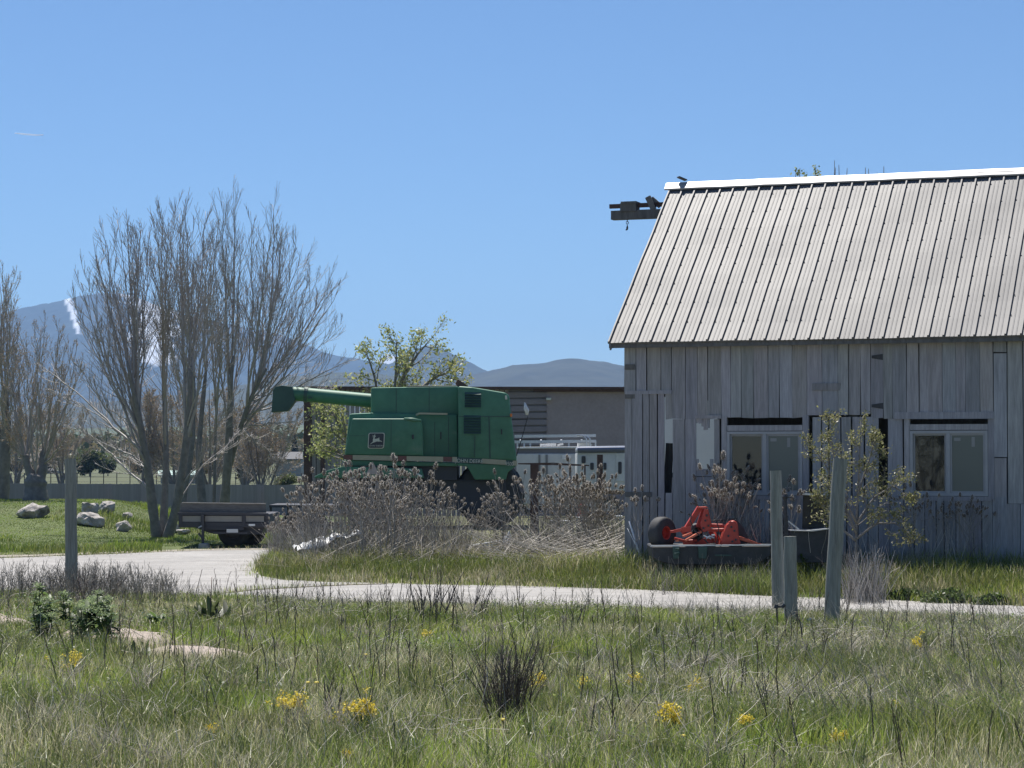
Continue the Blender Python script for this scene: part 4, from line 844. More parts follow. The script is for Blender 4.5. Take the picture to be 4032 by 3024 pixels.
def fan_tree(name, trunks, env, origin, n, label, seed, low=(), depth=1.7, buds=None, group=None, rs=.034, twig=.0042, sec=14, ter=8, spread=(.06, .5)):
    rng = np.random.default_rng(seed); t = thing(name, trunks[0][0][0], label, 'tree', group); tm = MB(); cm = MB(); env = np.array(env, float); paths = []
    for pts, rad in trunks:
        pts = np.array(pts, float); q = np.linspace(0, len(pts) - 1, 14); k = np.arange(len(pts)); pp = np.stack([np.interp(q, k, pts[:, c]) for c in range(3)], -1); pp[1:-1] = (pp[:-2] + 2 * pp[1:-1] + pp[2:]) / 4
        tm.tubes(pp, np.interp(q, k, rad) * (.92 if 'pollard' in name else .72) * (1 + .05 * rng.normal(0, 1, 14)), 9); paths.append(pp)
    Y = trunks[0][0][0][1]; T = []
    for i in range(n):
        x = env[0, 0] + (env[-1, 0] - env[0, 0]) * (i + rng.random()) / n; y = np.interp(x, env[:, 0], env[:, 1]) + 40 + abs(rng.normal(0, 1)) * 40 + (rng.random() < .45) * rng.uniform(40, 330); T.append((x, y, 1))
    T += [(x, y, 0) for x, y in low]
    S = []
    for x, y, v in T:
        d = rng.normal(0, 1) * depth * .6; q = P(x, y, Y + d); pp = paths[int(np.argmin([abs(a[-1][0] - q[0]) + .6 * rng.random() for a in paths]))]
        off = abs(q[0] - pp[-1][0]) / 2.5; f = np.clip(1 - off * .45 - rng.random() * .35, origin, .98) if v else rng.uniform(origin, .6)
        o = pp[int(f * 13)]; dz = q[2] - o[2]; c = o + (q - o) * (.58, .58, .47 if v else .6) + rng.normal(0, .08, 3); tt = np.linspace(0, 1, 16)[:, None]
        b = (1 - tt) ** 2 * o + 2 * tt * (1 - tt) * c + tt ** 2 * q; b[1:] += np.cumsum(rng.normal(0, .022, (15, 3)), 0); S.append(b)
    S = np.array(S); L = np.linalg.norm(np.diff(S, axis=1), axis=2).sum(1); r0 = rs * (L / 5) ** .6 * rng.uniform(.75, 1.25, len(S)); cm.tubes(S, tap(r0, 16, .16), 6)
    a, D, L2, r1 = shoots(S, L, r0, sec, .2, .97, (14, 44), .33, rng, .8, .42); P2 = grow(a, D, L2, 8, .75, .035, rng); cm.tubes(P2, np.maximum(tap(r1, 8, .35), twig * 1.15), 4)
    a, D, L3, r2 = shoots(P2, L2, r1, ter, .1, 1, (14, 42), .55, rng); P3 = grow(a, D, L3, 5, .6, .05, rng); cm.tubes(P3, np.maximum(tap(r2, 5, .5), twig), 3, cap=False)
    tm.build('trunk', m_bark, t, smooth=True); cm.build('crown', m_twig, t, smooth=True)
    if buds:
        cnt, size, cols = buds; bm_ = MB()
        for Pn in (P2, P3):
            B, n_, _ = Pn.shape; N = B * cnt; b = rng.integers(0, B, N); f = rng.uniform(.2, 1, N) * (n_ - 1.01); i = f.astype(int); w = (f - i)[:, None]
            C = Pn[b, i] * (1 - w) + Pn[b, i + 1] * w + rng.normal(0, size * .8, (N, 3)); A = rng.normal(0, 1, (N, 3)); A /= np.linalg.norm(A, axis=1, keepdims=True); Bv = np.cross(A, rng.normal(0, 1, (N, 3))); Bv /= np.linalg.norm(Bv, axis=1, keepdims=True)
            bm_.quads(C, A * size * rng.uniform(.5, 1.2, (N, 1)), Bv * size * .5, np.array(cols)[rng.integers(0, len(cols), N)] * rng.uniform(.7, 1.25, (N, 1)))
        bm_.build('buds', m_bud, t)
    return t
BR = [(.36, .25, .15), (.4, .28, .18), (.3, .23, .14), (.33, .27, .15)]
Y1 = 53.6
fan_tree('bare_tree', [
    (Tp([(622, 2130), (604, 2030), (588, 1880), (565, 1740), (530, 1560), (500, 1420)], Y1, -.8), [.2, .165, .15, .12, .085, .05]),
    (Tp([(640, 2128), (648, 1960), (655, 1800), (648, 1600), (640, 1400)], Y1 + .2, .6), [.15, .12, .1, .08, .045]),
    (Tp([(655, 2130), (690, 2020), (718, 1860), (745, 1640), (752, 1440)], Y1 - .1, -.6), [.19, .16, .14, .11, .06])],
    [(285, 1190), (310, 1080), (345, 930), (400, 850), (470, 815), (560, 880), (640, 800), (720, 760), (800, 790), (850, 900)], .3, 30,
    'big bare grey tree with several rising trunks on the lawn left of the utility trailer', 21, [(150, 1450), (205, 1560), (290, 1420), (245, 1660), (330, 1700), (420, 1760), (470, 1640), (860, 1640), (930, 1700)])
Y2 = 66.
fan_tree('bare_tree', [
    (Tp([(878, 2060), (888, 1930), (900, 1780), (905, 1600), (915, 1400)], Y2, -.6), [.24, .2, .17, .12, .06]),
    (Tp([(905, 1830), (940, 1700), (990, 1560), (1050, 1450)], Y2, -.8), [.13, .11, .085, .05])],
    [(830, 900), (860, 760), (905, 690), (950, 740), (1010, 750), (1065, 735), (1110, 850), (1170, 900), (1230, 1010), (1285, 990), (1350, 1080), (1368, 1260)], .35, 30,
    'bare grey tree with a spreading right side, standing behind the utility trailer', 33, [(1370, 1420), (1340, 1500), (1250, 1530), (1200, 1640), (1180, 1760), (1090, 1820), (1010, 1730), (800, 1700)])
Y3 = 62.
fan_tree('bare_tree', [
    (Tp([(705, 2050), (722, 1920), (755, 1760), (762, 1560), (760, 1380)], Y3, .6), [.2, .17, .13, .1, .05]),
    (Tp([(800, 2050), (790, 1900), (780, 1780), (800, 1560), (815, 1420)], Y3 + .6, .5), [.2, .16, .12, .09, .05]),
    (Tp([(842, 2050), (846, 1800), (850, 1650), (866, 1450)], Y3 + 1, .4), [.07, .06, .05, .025])],
    [(610, 1020), (680, 900), (740, 850), (800, 860), (860, 880), (930, 1000)], .4, 17, 'bare dark tree standing between the two nearer bare trees', 45, [(640, 1560), (930, 1560)])
Y4 = 65.
fan_tree('pollard_tree', [(Tp([(138, 1995), (140, 1950), (139, 1915), (140, 1890), (146, 1868)], Y4, 0), [.42, .38, .36, .36, .24]), (Tp([(132, 1900), (110, 1840), (98, 1790)], Y4, 0), [.16, .13, .1]), (Tp([(150, 1900), (168, 1840), (172, 1770)], Y4, .2), [.2, .16, .11])],
    [(-40, 1420), (10, 1320), (60, 1270), (120, 1240), (200, 1220), (255, 1250), (300, 1340), (335, 1430)], .6, 24, 'stubby pollarded willow with brown buds on the grassy mound', 57, [(330, 1640), (-30, 1600)], 1.5, (5, .02, BR), rs=.034, sec=9, ter=6)
Y5 = 68.
fan_tree('willow_tree', [(Tp([(8, 1985), (16, 1850), (24, 1680), (22, 1520)], Y5, 0), [.3, .26, .2, .1]), (Tp([(18, 1780), (-30, 1620), (-60, 1500)], Y5, .5), [.16, .13, .07])],
    [(-170, 1080), (-60, 1000), (10, 1000), (50, 1090), (80, 1220), (98, 1330)], .4, 28, 'tall budding willow cut off by the left edge of the picture', 61, [(110, 1560), (100, 1640), (90, 1700)], 1.8, (5, .02, BR), rs=.036, sec=10, ter=6)
# budding trees beyond the fence, each its own
def far_tree(px, Y, ytop, ybase, label, seed, w=1.0, buds=True):
    b = P(px, ybase, Y); b[2] = g(b[0], Y); h = EYE + (1790 - ytop) / F * Y - b[2]; k = h / 10.
    rng = random.Random(seed); tr_ = []
    for q in range(4):
        a = rng.uniform(0, 6.28); s = rng.uniform(.08, .4) * h * w
        tr_.append(([b + np.array((rng.uniform(-.2, .2), rng.uniform(-.2, .2), -.1)), b + np.array((math.cos(a) * s * .35, math.sin(a) * s * .35, h * .28)), b + np.array((math.cos(a) * s, math.sin(a) * s, h * .82))], [.17 * k, .12 * k, .03 * k], h * .42))
    return bare_tree('budding_tree', tr_, label, seed, (11, 8, 5), .007 * k + .004, (4, .04 + .014 * k, BR), 'budding trees beyond the grey fence', ratio=(.9, .6, .6), minr=.009, up=(.4, .4, .3))
FT = [(560, 165, 1480, 'low budding tree beyond the fence behind the leftmost big trunk'), (690, 165, 1380, 'tall tawny budding tree beyond the fence between the big trunks'), (830, 150, 1420, 'budding tree beyond the fence left of the second trunk'),
      (960, 180, 1440, 'budding tree beyond the fence just right of the second trunk'), (1030, 135, 1500, 'low brownish tree beyond the fence under the auger spout'), (240, 200, 1540, 'budding tree far behind the pollarded willow'), (60, 190, 1420, 'budding tree far behind the willow at the edge')]
for k, (px, Y, yt, lab) in enumerate(FT): far_tree(px, Y, yt, 1870, lab, 200 + k)

# leafy tree behind the combine
def leafy(name, trunks, label, seed, limbs, nleaf, size, cols, twig=.004, ratio=(.6, .45), up=(.4, .3), spread=.06, clump=1, lean_t=(.15, 1)):
    rng = np.random.default_rng(seed); t = thing(name, trunks[0][0][0], label, 'tree' if 'tree' in name else 'shrub'); tm = MB(); lm = MB()
    for pts, rad, hl in trunks:
        pts = np.array(pts, float); q = np.linspace(0, len(pts) - 1, 12); k = np.arange(len(pts)); pp = np.stack([np.interp(q, k, pts[:, c]) for c in range(3)], -1)
        tm.tubes(pp, np.interp(q, k, rad), 7)
        S, D, L, r0 = shoots(pp[None], np.array([hl]), np.array([rad[0]]), limbs[0], *lean_t, (25, 70), ratio[0], rng, .8); P1 = grow(S, D, L, 8, up[0], .1, rng); tm.tubes(P1, np.maximum(tap(r0, 8), twig), 4)
        S, D, L2, r1 = shoots(P1, L, r0, limbs[1], .2, 1, (20, 60), ratio[1], rng); P2 = grow(S, D, L2, 5, up[1], .12, rng); tm.tubes(P2, np.maximum(tap(r1, 5), twig), 3, cap=False)
        for Pn, cnt in ((P2, nleaf), (P1, nleaf // 2)):
            B, n, _ = Pn.shape; N = B * cnt; b = rng.integers(0, B, N); f = (1 - rng.random(N) ** 1.3 * .75) * (n - 1.01); i = f.astype(int); w = (f - i)[:, None]
            C = Pn[b, i] * (1 - w) + Pn[b, i + 1] * w + rng.normal(0, spread, (N, 3))
            A = rng.normal(0, 1, (N, 3)) + (0, 0, .3); A /= np.linalg.norm(A, axis=1, keepdims=True); Bv = np.cross(A, rng.normal(0, 1, (N, 3))); Bv /= np.linalg.norm(Bv, axis=1, keepdims=True)
            s = size * rng.uniform(.5, 1.2, (N, 1)); c = np.array(cols)[rng.integers(0, len(cols), N)] * rng.uniform(.75, 1.25, (N, 1)); lm.quads(C, A * s, Bv * s * .42, c)
    tm.build('trunk', m_bark, t, smooth=True); lm.build('foliage', m_leaf, t); return t
GL = [(.36, .38, .14), (.3, .34, .12), (.42, .42, .18), (.22, .27, .09)]
Y6 = 76.
leafy('leafy_tree', [
    (Tp([(1500, 2060), (1510, 1800), (1530, 1620), (1590, 1480), (1640, 1400), (1705, 1325)], Y6, 0), [.12, .1, .08, .06, .04, .012], 3.3),
    (Tp([(1505, 1900), (1480, 1650), (1480, 1500), (1440, 1380)], Y6, .5), [.08, .06, .04, .015], 2.7), (Tp([(1510, 1850), (1550, 1600), (1560, 1450), (1560, 1340)], Y6, -.5), [.08, .06, .04, .015], 2.7),
    (Tp([(1500, 1950), (1400, 1780), (1330, 1660), (1290, 1600)], Y6, -.6), [.12, .09, .05, .02], 3.0), (Tp([(1500, 1980), (1400, 1850), (1310, 1760), (1270, 1755)], Y6, .3), [.1, .08, .05, .02], 2.6),
    (Tp([(1520, 1700), (1620, 1560), (1720, 1480), (1775, 1465)], Y6, .3), [.1, .08, .05, .02], 2.8)], 'yellow green leafy tree rising behind the combine and its auger', 71, (14, 7), 9, .075, GL, .006, spread=.11)
Y7 = 31.6
SH = [(.22, .23, .09), (.27, .265, .12), (.17, .18, .07), (.3, .28, .17)]
leafy('leafy_shrub', [
    (Tp([(3370, 2215), (3372, 2050), (3380, 1900), (3385, 1780), (3390, 1660)], Y7, .1), [.02, .017, .013, .009, .004], 1.1),
    (Tp([(3372, 2100), (3310, 1960), (3250, 1830), (3190, 1740)], Y7, .2), [.022, .017, .011, .004], .8), (Tp([(3372, 2060), (3300, 1900), (3270, 1720), (3278, 1650)], Y7, -.3), [.02, .015, .009, .004], .8),
    (Tp([(3374, 2060), (3440, 1960), (3520, 1910), (3600, 1985)], Y7, .1), [.02, .015, .01, .004], .8), (Tp([(3374, 2120), (3450, 2060), (3530, 2060), (3590, 2130)], Y7, -.2), [.018, .014, .009, .004], .7),
    (Tp([(3376, 1950), (3420, 1820), (3440, 1740), (3460, 1720)], Y7, .2), [.018, .012, .008, .003], .6), (Tp([(3370, 2130), (3290, 2060), (3250, 2000), (3230, 1960)], Y7, 0), [.018, .012, .008, .003], .7)],
    'sparse leafy shrub growing before the barn, behind the leaning post', 83, (13, 6), 9, .026, SH, .0025, ratio=(.55, .5), spread=.035, lean_t=(.15, 1))
# bushes and conifers far off
def bush(px, Y, yb, w, h, label, seed, cols, name='bush', conical=False, n=2600):
    rng = np.random.default_rng(seed); b = P(px, yb, Y); z0 = g(b[0], Y); wm = w / F * Y; hm = h / F * Y
    t = thing(name, (b[0], Y, z0), label, 'bush' if name == 'bush' else 'tree'); lm = MB()
    if conical:
        zz = rng.random(n) ** .8; r = (1 - zz) * .5 * wm * (.55 + .45 * np.abs(np.sin(zz * 22))) * np.sqrt(rng.random(n)); a = rng.random(n) * 6.283
        C = np.stack([b[0] + r * np.cos(a), Y + r * np.sin(a), z0 + .08 * hm + zz * hm * .92], -1)
    else:
        K = 14; cc = rng.normal(0, 1, (K, 3)); cc /= np.linalg.norm(cc, axis=1, keepdims=True); cc *= rng.uniform(.2, .75, (K, 1)); k = rng.integers(0, K, n)
        d = rng.normal(0, 1, (n, 3)); d /= np.linalg.norm(d, axis=1, keepdims=True)
        q = cc[k] + d * rng.uniform(.2, .48, (n, 1)); C = np.stack([b[0] + q[:, 0] * wm * .5, Y + q[:, 1] * wm * .5, z0 + hm * (.5 + q[:, 2] * .45)], -1); C[:, 2] = np.maximum(C[:, 2], z0 + .05)
    A = rng.normal(0, 1, (n, 3)); A /= np.linalg.norm(A, axis=1, keepdims=True); Bv = np.cross(A, rng.normal(0, 1, (n, 3))); Bv /= np.linalg.norm(Bv, axis=1, keepdims=True)
    s = hm * .045 * rng.uniform(.5, 1.4, (n, 1)); c = np.array(cols)[rng.integers(0, len(cols), n)] * rng.uniform(.7, 1.25, (n, 1))
    lm.quads(C, A * s, Bv * s * .8, c)
    tk = MB(); tk.tubes([(b[0], Y, z0 - .1), (b[0], Y, z0 + hm * (.9 if conical else .45))], [wm * .03, wm * .012], 6); tk.build('trunk', m_bark, t); lm.build('foliage', m_leaf, t)
DG = [(.06, .085, .03), (.075, .1, .04), (.045, .065, .028)]; MG = [(.13, .155, .055), (.1, .13, .045), (.16, .17, .07)]; OL = [(.15, .13, .075), (.13, .115, .06), (.11, .11, .05)]; CN = [(.03, .045, .03), (.04, .055, .035)]
bush(355, 300, 1868, 165, 118, 'big round dark green willow bush in the field beyond the fence', 301, MG + DG, n=5200)
bush(425, 305, 1866, 90, 80, 'smaller dark bush touching the right side of the round willow bush', 302, DG)
bush(1130, 190, 1880, 150, 70, 'light green bush below the far house roof', 303, MG, n=3200)
bush(980, 230, 1872, 170, 150, 'olive budding bush in front of the far green shed', 304, OL, n=4200)
bush(60, 330, 1866, 120, 60, 'low olive bush far behind the willow at the left edge', 305, OL)
bush(170, 340, 1862, 130, 75, 'low dull bush far behind the pollarded willow', 306, OL + DG)
bush(560, 290, 1870, 150, 110, 'olive bush in the field behind the big bare trunks', 307, OL, n=3600)
bush(720, 310, 1868, 140, 95, 'brownish bush behind the middle bare tree', 308, OL, n=3000)
bush(840, 280, 1870, 110, 80, 'dull olive bush left of the green roofed shed', 309, OL + DG)
for k, (px, Y, h, w, lab) in enumerate([(1160, 420, 140, 48, 'dark conifer behind the far house'), (1120, 440, 100, 40, 'shorter conifer left of the tall one behind the far house'), (790, 460, 90, 40, 'dark conifer far off between the bare trunks'), (270, 520, 70, 40, 'small dark conifer far off above the round bush'), (410, 540, 60, 36, 'small dark conifer far off right of the round bush')]):
    bush(px, Y, 1858, w, h, lab, 330 + k, CN, 'conifer', True, 1600)
# distant wood that reads as one mass
rng = np.random.default_rng(5); wm_ = MB(); n = 26000
Yw = rng.uniform(430, 900, n); Xw = rng.uniform(-.36, .34, n) * Yw; cl = fbm(Xw, Yw, .03, 3, 4); hh = (3 + 9 * cl) * rng.random(n) ** .7; keep = cl > .36
C = np.stack([Xw, Yw, g(Xw, Yw) + hh], -1)[keep]; nn = len(C); A = rng.normal(0, 1, (nn, 3)); A /= np.linalg.norm(A, axis=1, keepdims=True); Bv = np.cross(A, rng.normal(0, 1, (nn, 3))); Bv /= np.linalg.norm(Bv, axis=1, keepdims=True)
c = np.array(OL + OL + DG + [(.17, .13, .085)])[rng.integers(0, 10, nn)] * rng.uniform(.7, 1.2, (nn, 1)); s = rng.uniform(.5, 1.3, (nn, 1)); wm_.quads(C, A * s, Bv * s * .7, c)
tag(wm_.build('distant_wood', m_leaf), kind='stuff')
# twigs showing above the ridge: a tree behind the barn
Y8 = 52.
bt = thing('budding_tree', G3(PX(3200, Y8), Y8), 'tree behind the barn with only its topmost twigs showing above the ridge', 'tree')
m = MB(); m2 = MB(); m.tubes([G3(PX(3240, Y8), Y8), P(3235, 1500, Y8), P(3230, 1000, Y8)], [.2, .15, .1], 8)
rng = np.random.default_rng(3)
for x, yt in ((3135, 668), (3150, 662), (3168, 690), (3212, 656), (3232, 700), (3245, 690), (3286, 632), (3290, 660), (3303, 650), (3336, 662), (3408, 660), (3420, 664), (3454, 680), (3480, 655)):
    m2.tubes([P(3230 + (x - 3230) * .2, 1000, Y8), P(x - 8, 760, Y8), P(x + rng.uniform(-4, 4), 710, Y8), P(x, yt, Y8)], [.05, .02, .012, .007], 5)
m.build('trunk', m_bark, bt); m2.build('crown', m_twig, bt)
C = np.concatenate([np.stack([P(x + rng.normal(0, 9), y + rng.normal(0, 9), Y8) for _ in range(16)]) for x, y in ((3140, 675), (3162, 690), (3213, 668), (3212, 690), (3225, 700))]); n = len(C)
A = rng.normal(0, 1, (n, 3)); A /= np.linalg.norm(A, axis=1, keepdims=True); Bv = np.cross(A, rng.normal(0, 1, (n, 3))); Bv /= np.linalg.norm(Bv, axis=1, keepdims=True)
m = MB(); m.quads(C, A * .045, Bv * .025, np.array(GL)[rng.integers(0, 4, n)]); m.build('foliage', m_leaf, bt)

# ------------------------------------------------------------------ fence, rocks, houses at the back
fc = thing('board_fence', (PX(600, 110), 110, g(-18, 110)), 'long grey board fence running behind the trees on the left', 'fence')
for k in range(11):
    x0 = -160 + k * 150; Yf = 110 - k * .5; m = MB(); y0 = 1902 + k * .9
    x = x0
    while x < x0 + 148:
        m.pprism([(x, y0 + random.uniform(-1, 1)), (x + 10.3, y0 + random.uniform(-1, 1)), (x + 10.3, 2030), (x, 2030)], Yf, .03, tint=[random.uniform(.93, 1.07)] * 3); x += 10.5
    m.pprism([(x0, 1925), (x0 + 150, 1925), (x0 + 150, 1932), (x0, 1932)], Yf + .05, .05)
    m.build('fence_panel', m_fence, fc)
wf = thing('wire_fence', (PX(600, 200), 200, g(-30, 200)), 'thin wire field fence on dark stakes beyond the board fence', 'fence')
m = MB()
for k in range(26):
    x = -60 + k * 52; a = P(x, 1880, 200); zg = g(a[0], 200); m.box((a[0], 200, zg + .65), (.07, .07, 1.3))
m.build('stake', m_iron, wf); m = MB()
for zq in (.5, .9, 1.25): m.tubes([(PX(-60, 200), 200, g(-47, 200) + zq), (PX(1290, 200), 200, g(-16, 200) + zq)], .012, 4)
m.build('wire', m_iron, wf)
def rock(px, py, w, h, Y, label, seed, flat=.8, name='boulder'):
    rng = np.random.default_rng(seed); bm = bmesh.new(); bmesh.ops.create_icosphere(bm, subdivisions=4, radius=1); wm = w / F * Y; hm = h / F * Y
    V = np.array([v.co[:] for v in bm.verts])
    for _ in range(12):        # planes slice the ball into facets
        nrm = rng.normal(0, 1, 3); nrm /= np.linalg.norm(nrm); dq = V @ nrm; lim = rng.uniform(.45, .85); V -= np.maximum(0, dq - lim)[:, None] * nrm * .9
    V *= 1 + .45 * (fbm(V[:, 0] * 3 + seed, V[:, 1] * 3 + V[:, 2] * 2, 1, 4, seed) - .5)[:, None]
    V /= np.abs(V).max(0); Y = min(np.arange(52, 74, .1), key=lambda q: abs(1790 + (EYE - float(g(PX(px, q), q))) * F / q - (py + h / 2)) + .8 * abs(q - Y)); c = np.array((PX(px, Y), Y, float(g(PX(px, Y), Y)))); wm = w / F * Y; hm = h / F * Y
    for v, q in zip(bm.verts, V): v.co = (c[0] + q[0] * wm * .5, Y + q[1] * wm * .42, c[2] + hm * .38 + q[2] * hm * .56)
    m = MB(); m.bm(bm); return tag(m.build(name, m_rock, smooth=True, auto=26), label, name)
rock(352, 2003, 84, 66, 62, 'large rounded pale boulder topmost on the mound, left of the sharp one', 1)
rock(430, 1992, 78, 60, 63, 'sharp boulder with a dark overhang, topmost on the right of the mound', 2)
rock(362, 2042, 122, 60, 60.5, 'long jagged boulder below the large rounded one', 3)
rock(482, 2066, 80, 50, 59.5, 'pale boulder lying lowest on the mound slope', 4)
rock(502, 2032, 48, 36, 62, 'small grey boulder between the mound and the big bare tree', 5)
rock(132, 2004, 130, 64, 60, 'broad dark and white boulder under the pollarded willow', 6)
rock(690, 2078, 40, 44, 60, 'whitish boulder just right of the big bare tree', 7)
rock(722, 2092, 66, 26, 59, 'flat pale boulder showing under the left end of the trailer', 8)
rock(670, 2098, 22, 16, 58, 'smallest pale boulder right beside the big bare trunk', 9)
def house(px0, px1, yr, ye, yb, Y, label, roofm, wallm, dep=8, name='house'):
    t = thing(name, (PX((px0 + px1) / 2, Y), Y, g(PX(px0, Y), Y)), label, 'house' if name == 'house' else 'shed')
    m = MB(); w = (px1 - px0); m.pprism([(px0 + w * .06, ye - 2), (px1 - w * .06, ye - 2), (px1 - w * .06, yb), (px0 + w * .06, yb)], Y, dep); m.build('wall', wallm, t)
    m = MB(); a = P(px0, ye, Y - .5); b = P(px1, ye, Y - .5); c = P(px1, yr, Y + dep / 2); d = P(px0, yr, Y + dep / 2); e = P(px1, ye, Y + dep + .5); f = P(px0, ye, Y + dep + .5); e[2] = b[2]; f[2] = a[2]
    u = np.array((0, 0, .15)); m.hexa([a, b, c, d, a + u, b + u, c + u, d + u]); m.hexa([d, c, e, f, d + u, c + u, e + u, f + u]); m.build('roof', roofm, t)
    m = MB(); m.pprism([(px0 + w * .2, ye + 3), (px0 + w * .3, ye + 3), (px0 + w * .3, ye + 14), (px0 + w * .2, ye + 14)], Y - .06, .1); m.build('window', m_blackp, t)
m_slate = MAT('grey_shingle', (.12, .12, .125), .8, (3, .15)); m_groof = MAT('pale_green_sheet', (.34, .45, .4), .5, (2, .1))
house(1080, 1192, 1784, 1812, 1876, 260, 'far grey house with a shingled roof, left of the long shed', m_slate, m_house)
house(622, 790, 1858, 1876, 1905, 215, 'low far shed with a pale green roof behind the bare trunks', m_groof, m_house, 5, 'low_shed')
house(120, 220, 1846, 1856, 1866, 345, 'tiny far shed with a dark roof behind the pollarded willow', m_slate, m_house, 6, 'low_shed')

# ------------------------------------------------------------------ contrail high in the sky
D = 30000.; pts = [P(px, py, D) for px, py in ((58, 524), (85, 527), (115, 530), (145, 532), (170, 531))]
m = MB(); m.tubes(pts, [6, 10, 11, 10, 7], 8); tag(m.build('contrail', m_cloud, smooth=True), kind='stuff')

# ------------------------------------------------------------------ grass and weeds
def gdist(px, py):
    d = 20.
    for _ in range(12): d = (EYE - float(g(PX(px, d), d))) * F / (py - 1790)
    return d
def blades(m, x, y, h, w, tint, rng, lean=(.1, .6), z0=0.0, mid=.55):
    n = len(x); a = rng.random(n) * 6.283; b = rng.random(n) * 6.283; ln = h * rng.uniform(*lean, n)
    z = g(x, y) - .01 + z0; base = np.stack([x, y, z], -1)
    sd = np.stack([np.cos(a), np.sin(a), np.zeros(n)], -1) * (w / 2)[:, None]; dr = np.stack([np.cos(b), np.sin(b), np.zeros(n)], -1)
    up = np.array((0, 0, 1.))
    p1 = base + up * (h * mid)[:, None] + dr * (ln * .28)[:, None]; p2 = base + up * np.sqrt(np.maximum(h ** 2 - (ln * .75) ** 2, (h * .3) ** 2))[:, None] + dr * ln[:, None]
    V = np.stack([base - sd, base + sd, p1 + sd * .8, p1 - sd * .8, p2], 1).reshape(-1, 3); o = np.arange(n)[:, None] * 5
    m.add(V, [o + np.array((0, 1, 2, 3)), o + np.array((3, 2, 4))], np.repeat(tint, 5, 0))
GREENS = np.array([(.1, .135, .04), (.13, .165, .05), (.17, .19, .065), (.085, .11, .04), (.2, .2, .09)])
DRYS = np.array([(.4, .36, .28), (.3, .27, .22), (.22, .195, .16), (.5, .46, .38)])
def gtint(n, x, y, rng, dry=.3, seed=0, sc=.7):
    f = fbm(x, y, sc, 3, 31 + seed); isd = rng.random(n) < np.clip(dry + (f - .5) * 2.0, .04, .85)
    k = np.clip((fbm(x, y, 1.3, 2, 41 + seed) * 5 + rng.normal(0, 1, n)).astype(int), 0, 4)
    t = np.where(isd[:, None], DRYS[rng.integers(0, 4, n)], GREENS[k]); lush = smooth(.52, .66, fbm(x, y, .55, 3, 71 + seed))[:, None] * ~isd[:, None]; t = t * (1 + lush * np.array((.55, .6, .15))); return t * rng.uniform(.8, 1.5, (n, 1)) * np.array((1.3, 1.34, 1.05))
rng = np.random.default_rng(77)
def field_pts(n, y0, y1, um, power=1.0):
    y = (y0 ** (power + 1) + rng.random(n) * (y1 ** (power + 1) - y0 ** (power + 1))) ** (1 / (power + 1)); return rng.uniform(-um, um, n) * y, y
# meadow in front
mg = MB()
x, y = field_pts(330000, 8.6, 33, .27, .55); bare, br2 = dirt(x, y)
keep = (y < edge(x) - .05 + rng.normal(0, .12, len(x))) & (rng.random(len(x)) > bare * 1.05) & (rng.random(len(x)) > br2 * .75); x, y = x[keep], y[keep]; n = len(x)
hn = fbm(x, y, .8, 3, 12); h = (.075 + .12 * hn) * rng.uniform(.5, 1.3, n) * (.72 + .5 * smooth(24, 12, y)); blades(mg, x, y, h, .0024 + .0026 * rng.random(n) + .00012 * y, gtint(n, x, y, rng), rng)
# tufts
nt_ = 1500; tx, ty = field_pts(nt_, 8.8, 32, .27, .6); k = rng.integers(0, nt_, 60000); r = np.abs(rng.normal(0, .055, 60000)) * rng.uniform(.5, 1.4, nt_)[k]; a = rng.random(60000) * 6.283
x = tx[k] + r * np.cos(a); y = ty[k] + r * np.sin(a); bare, br2 = dirt(x, y); keep = (y < edge(x) - .1) & (rng.random(len(x)) > bare * 1.2) & (br2 < .6); x, y, k = x[keep], y[keep], k[keep]; n = len(x)
th = rng.uniform(.13, .3, nt_) * (.62 + .5 * smooth(24, 13, ty)); tdry = rng.random(nt_) < .22
tt = np.where(tdry[k][:, None], DRYS[rng.integers(0, 4, n)] * .9, GREENS[np.clip(rng.integers(0, 5, nt_)[k] + rng.integers(-1, 2, n), 0, 4)]) * rng.uniform(.75, 1.2, (n, 1))
blades(mg, x, y, th[k] * rng.uniform(.6, 1.15, n), (.003 + .0024 * rng.random(n) + .00009 * y), tt * 1.15, rng, (.15, .95))
tag(mg.build('meadow_grass', m_blade), kind='stuff')
# verge between the drive and the barn, and the island of rough grass
vg = MB(); N_ = 150000; px = rng.uniform(1000, 4400, N_); y = 29 + rng.random(N_) * 17.5; x = (px - 2016) / F * y
wl = (34.64 - x * .342) / .9397; fe = fedge(x); pol = inpoly(x, y, DRIVE)
keep = ~pol & (y > fe - .02) & (y < np.where(x > 1.7, wl - .03, 46.5)) & ~((x < -2.3) & (y > 45)); x, y, fe, wl = x[keep], y[keep], fe[keep], wl[keep]; n = len(x)
near = smooth(2.2, .2, wl - y) * (x > 1.7); hn = fbm(x, y, .9, 3, 8)
h = (.07 + .17 * hn + .1 * smooth(.4, 2.0, y - fe) + .12 * near) * rng.uniform(.45, 1.25, n); blades(vg, x, y, h, .007 + .006 * rng.random(n), gtint(n, x, y, rng, .26, 5) * (.85, .82, .85), rng)
tag(vg.build('verge_grass', m_blade), kind='stuff')
n = 5200; px = rng.uniform(2540, 3130, n); y = rng.uniform(31.0, 33.3, n); x = PX(px, y); q = y > fedge(x) + .05; x, y = x[q], y[q]; n = len(x); vg2 = MB(); blades(vg2, x, y, rng.uniform(.14, .4, n), .006 + .005 * rng.random(n), gtint(n, x, y, rng, .35, 5), rng); tag(vg2.build('tall_grass', m_blade), kind='stuff')
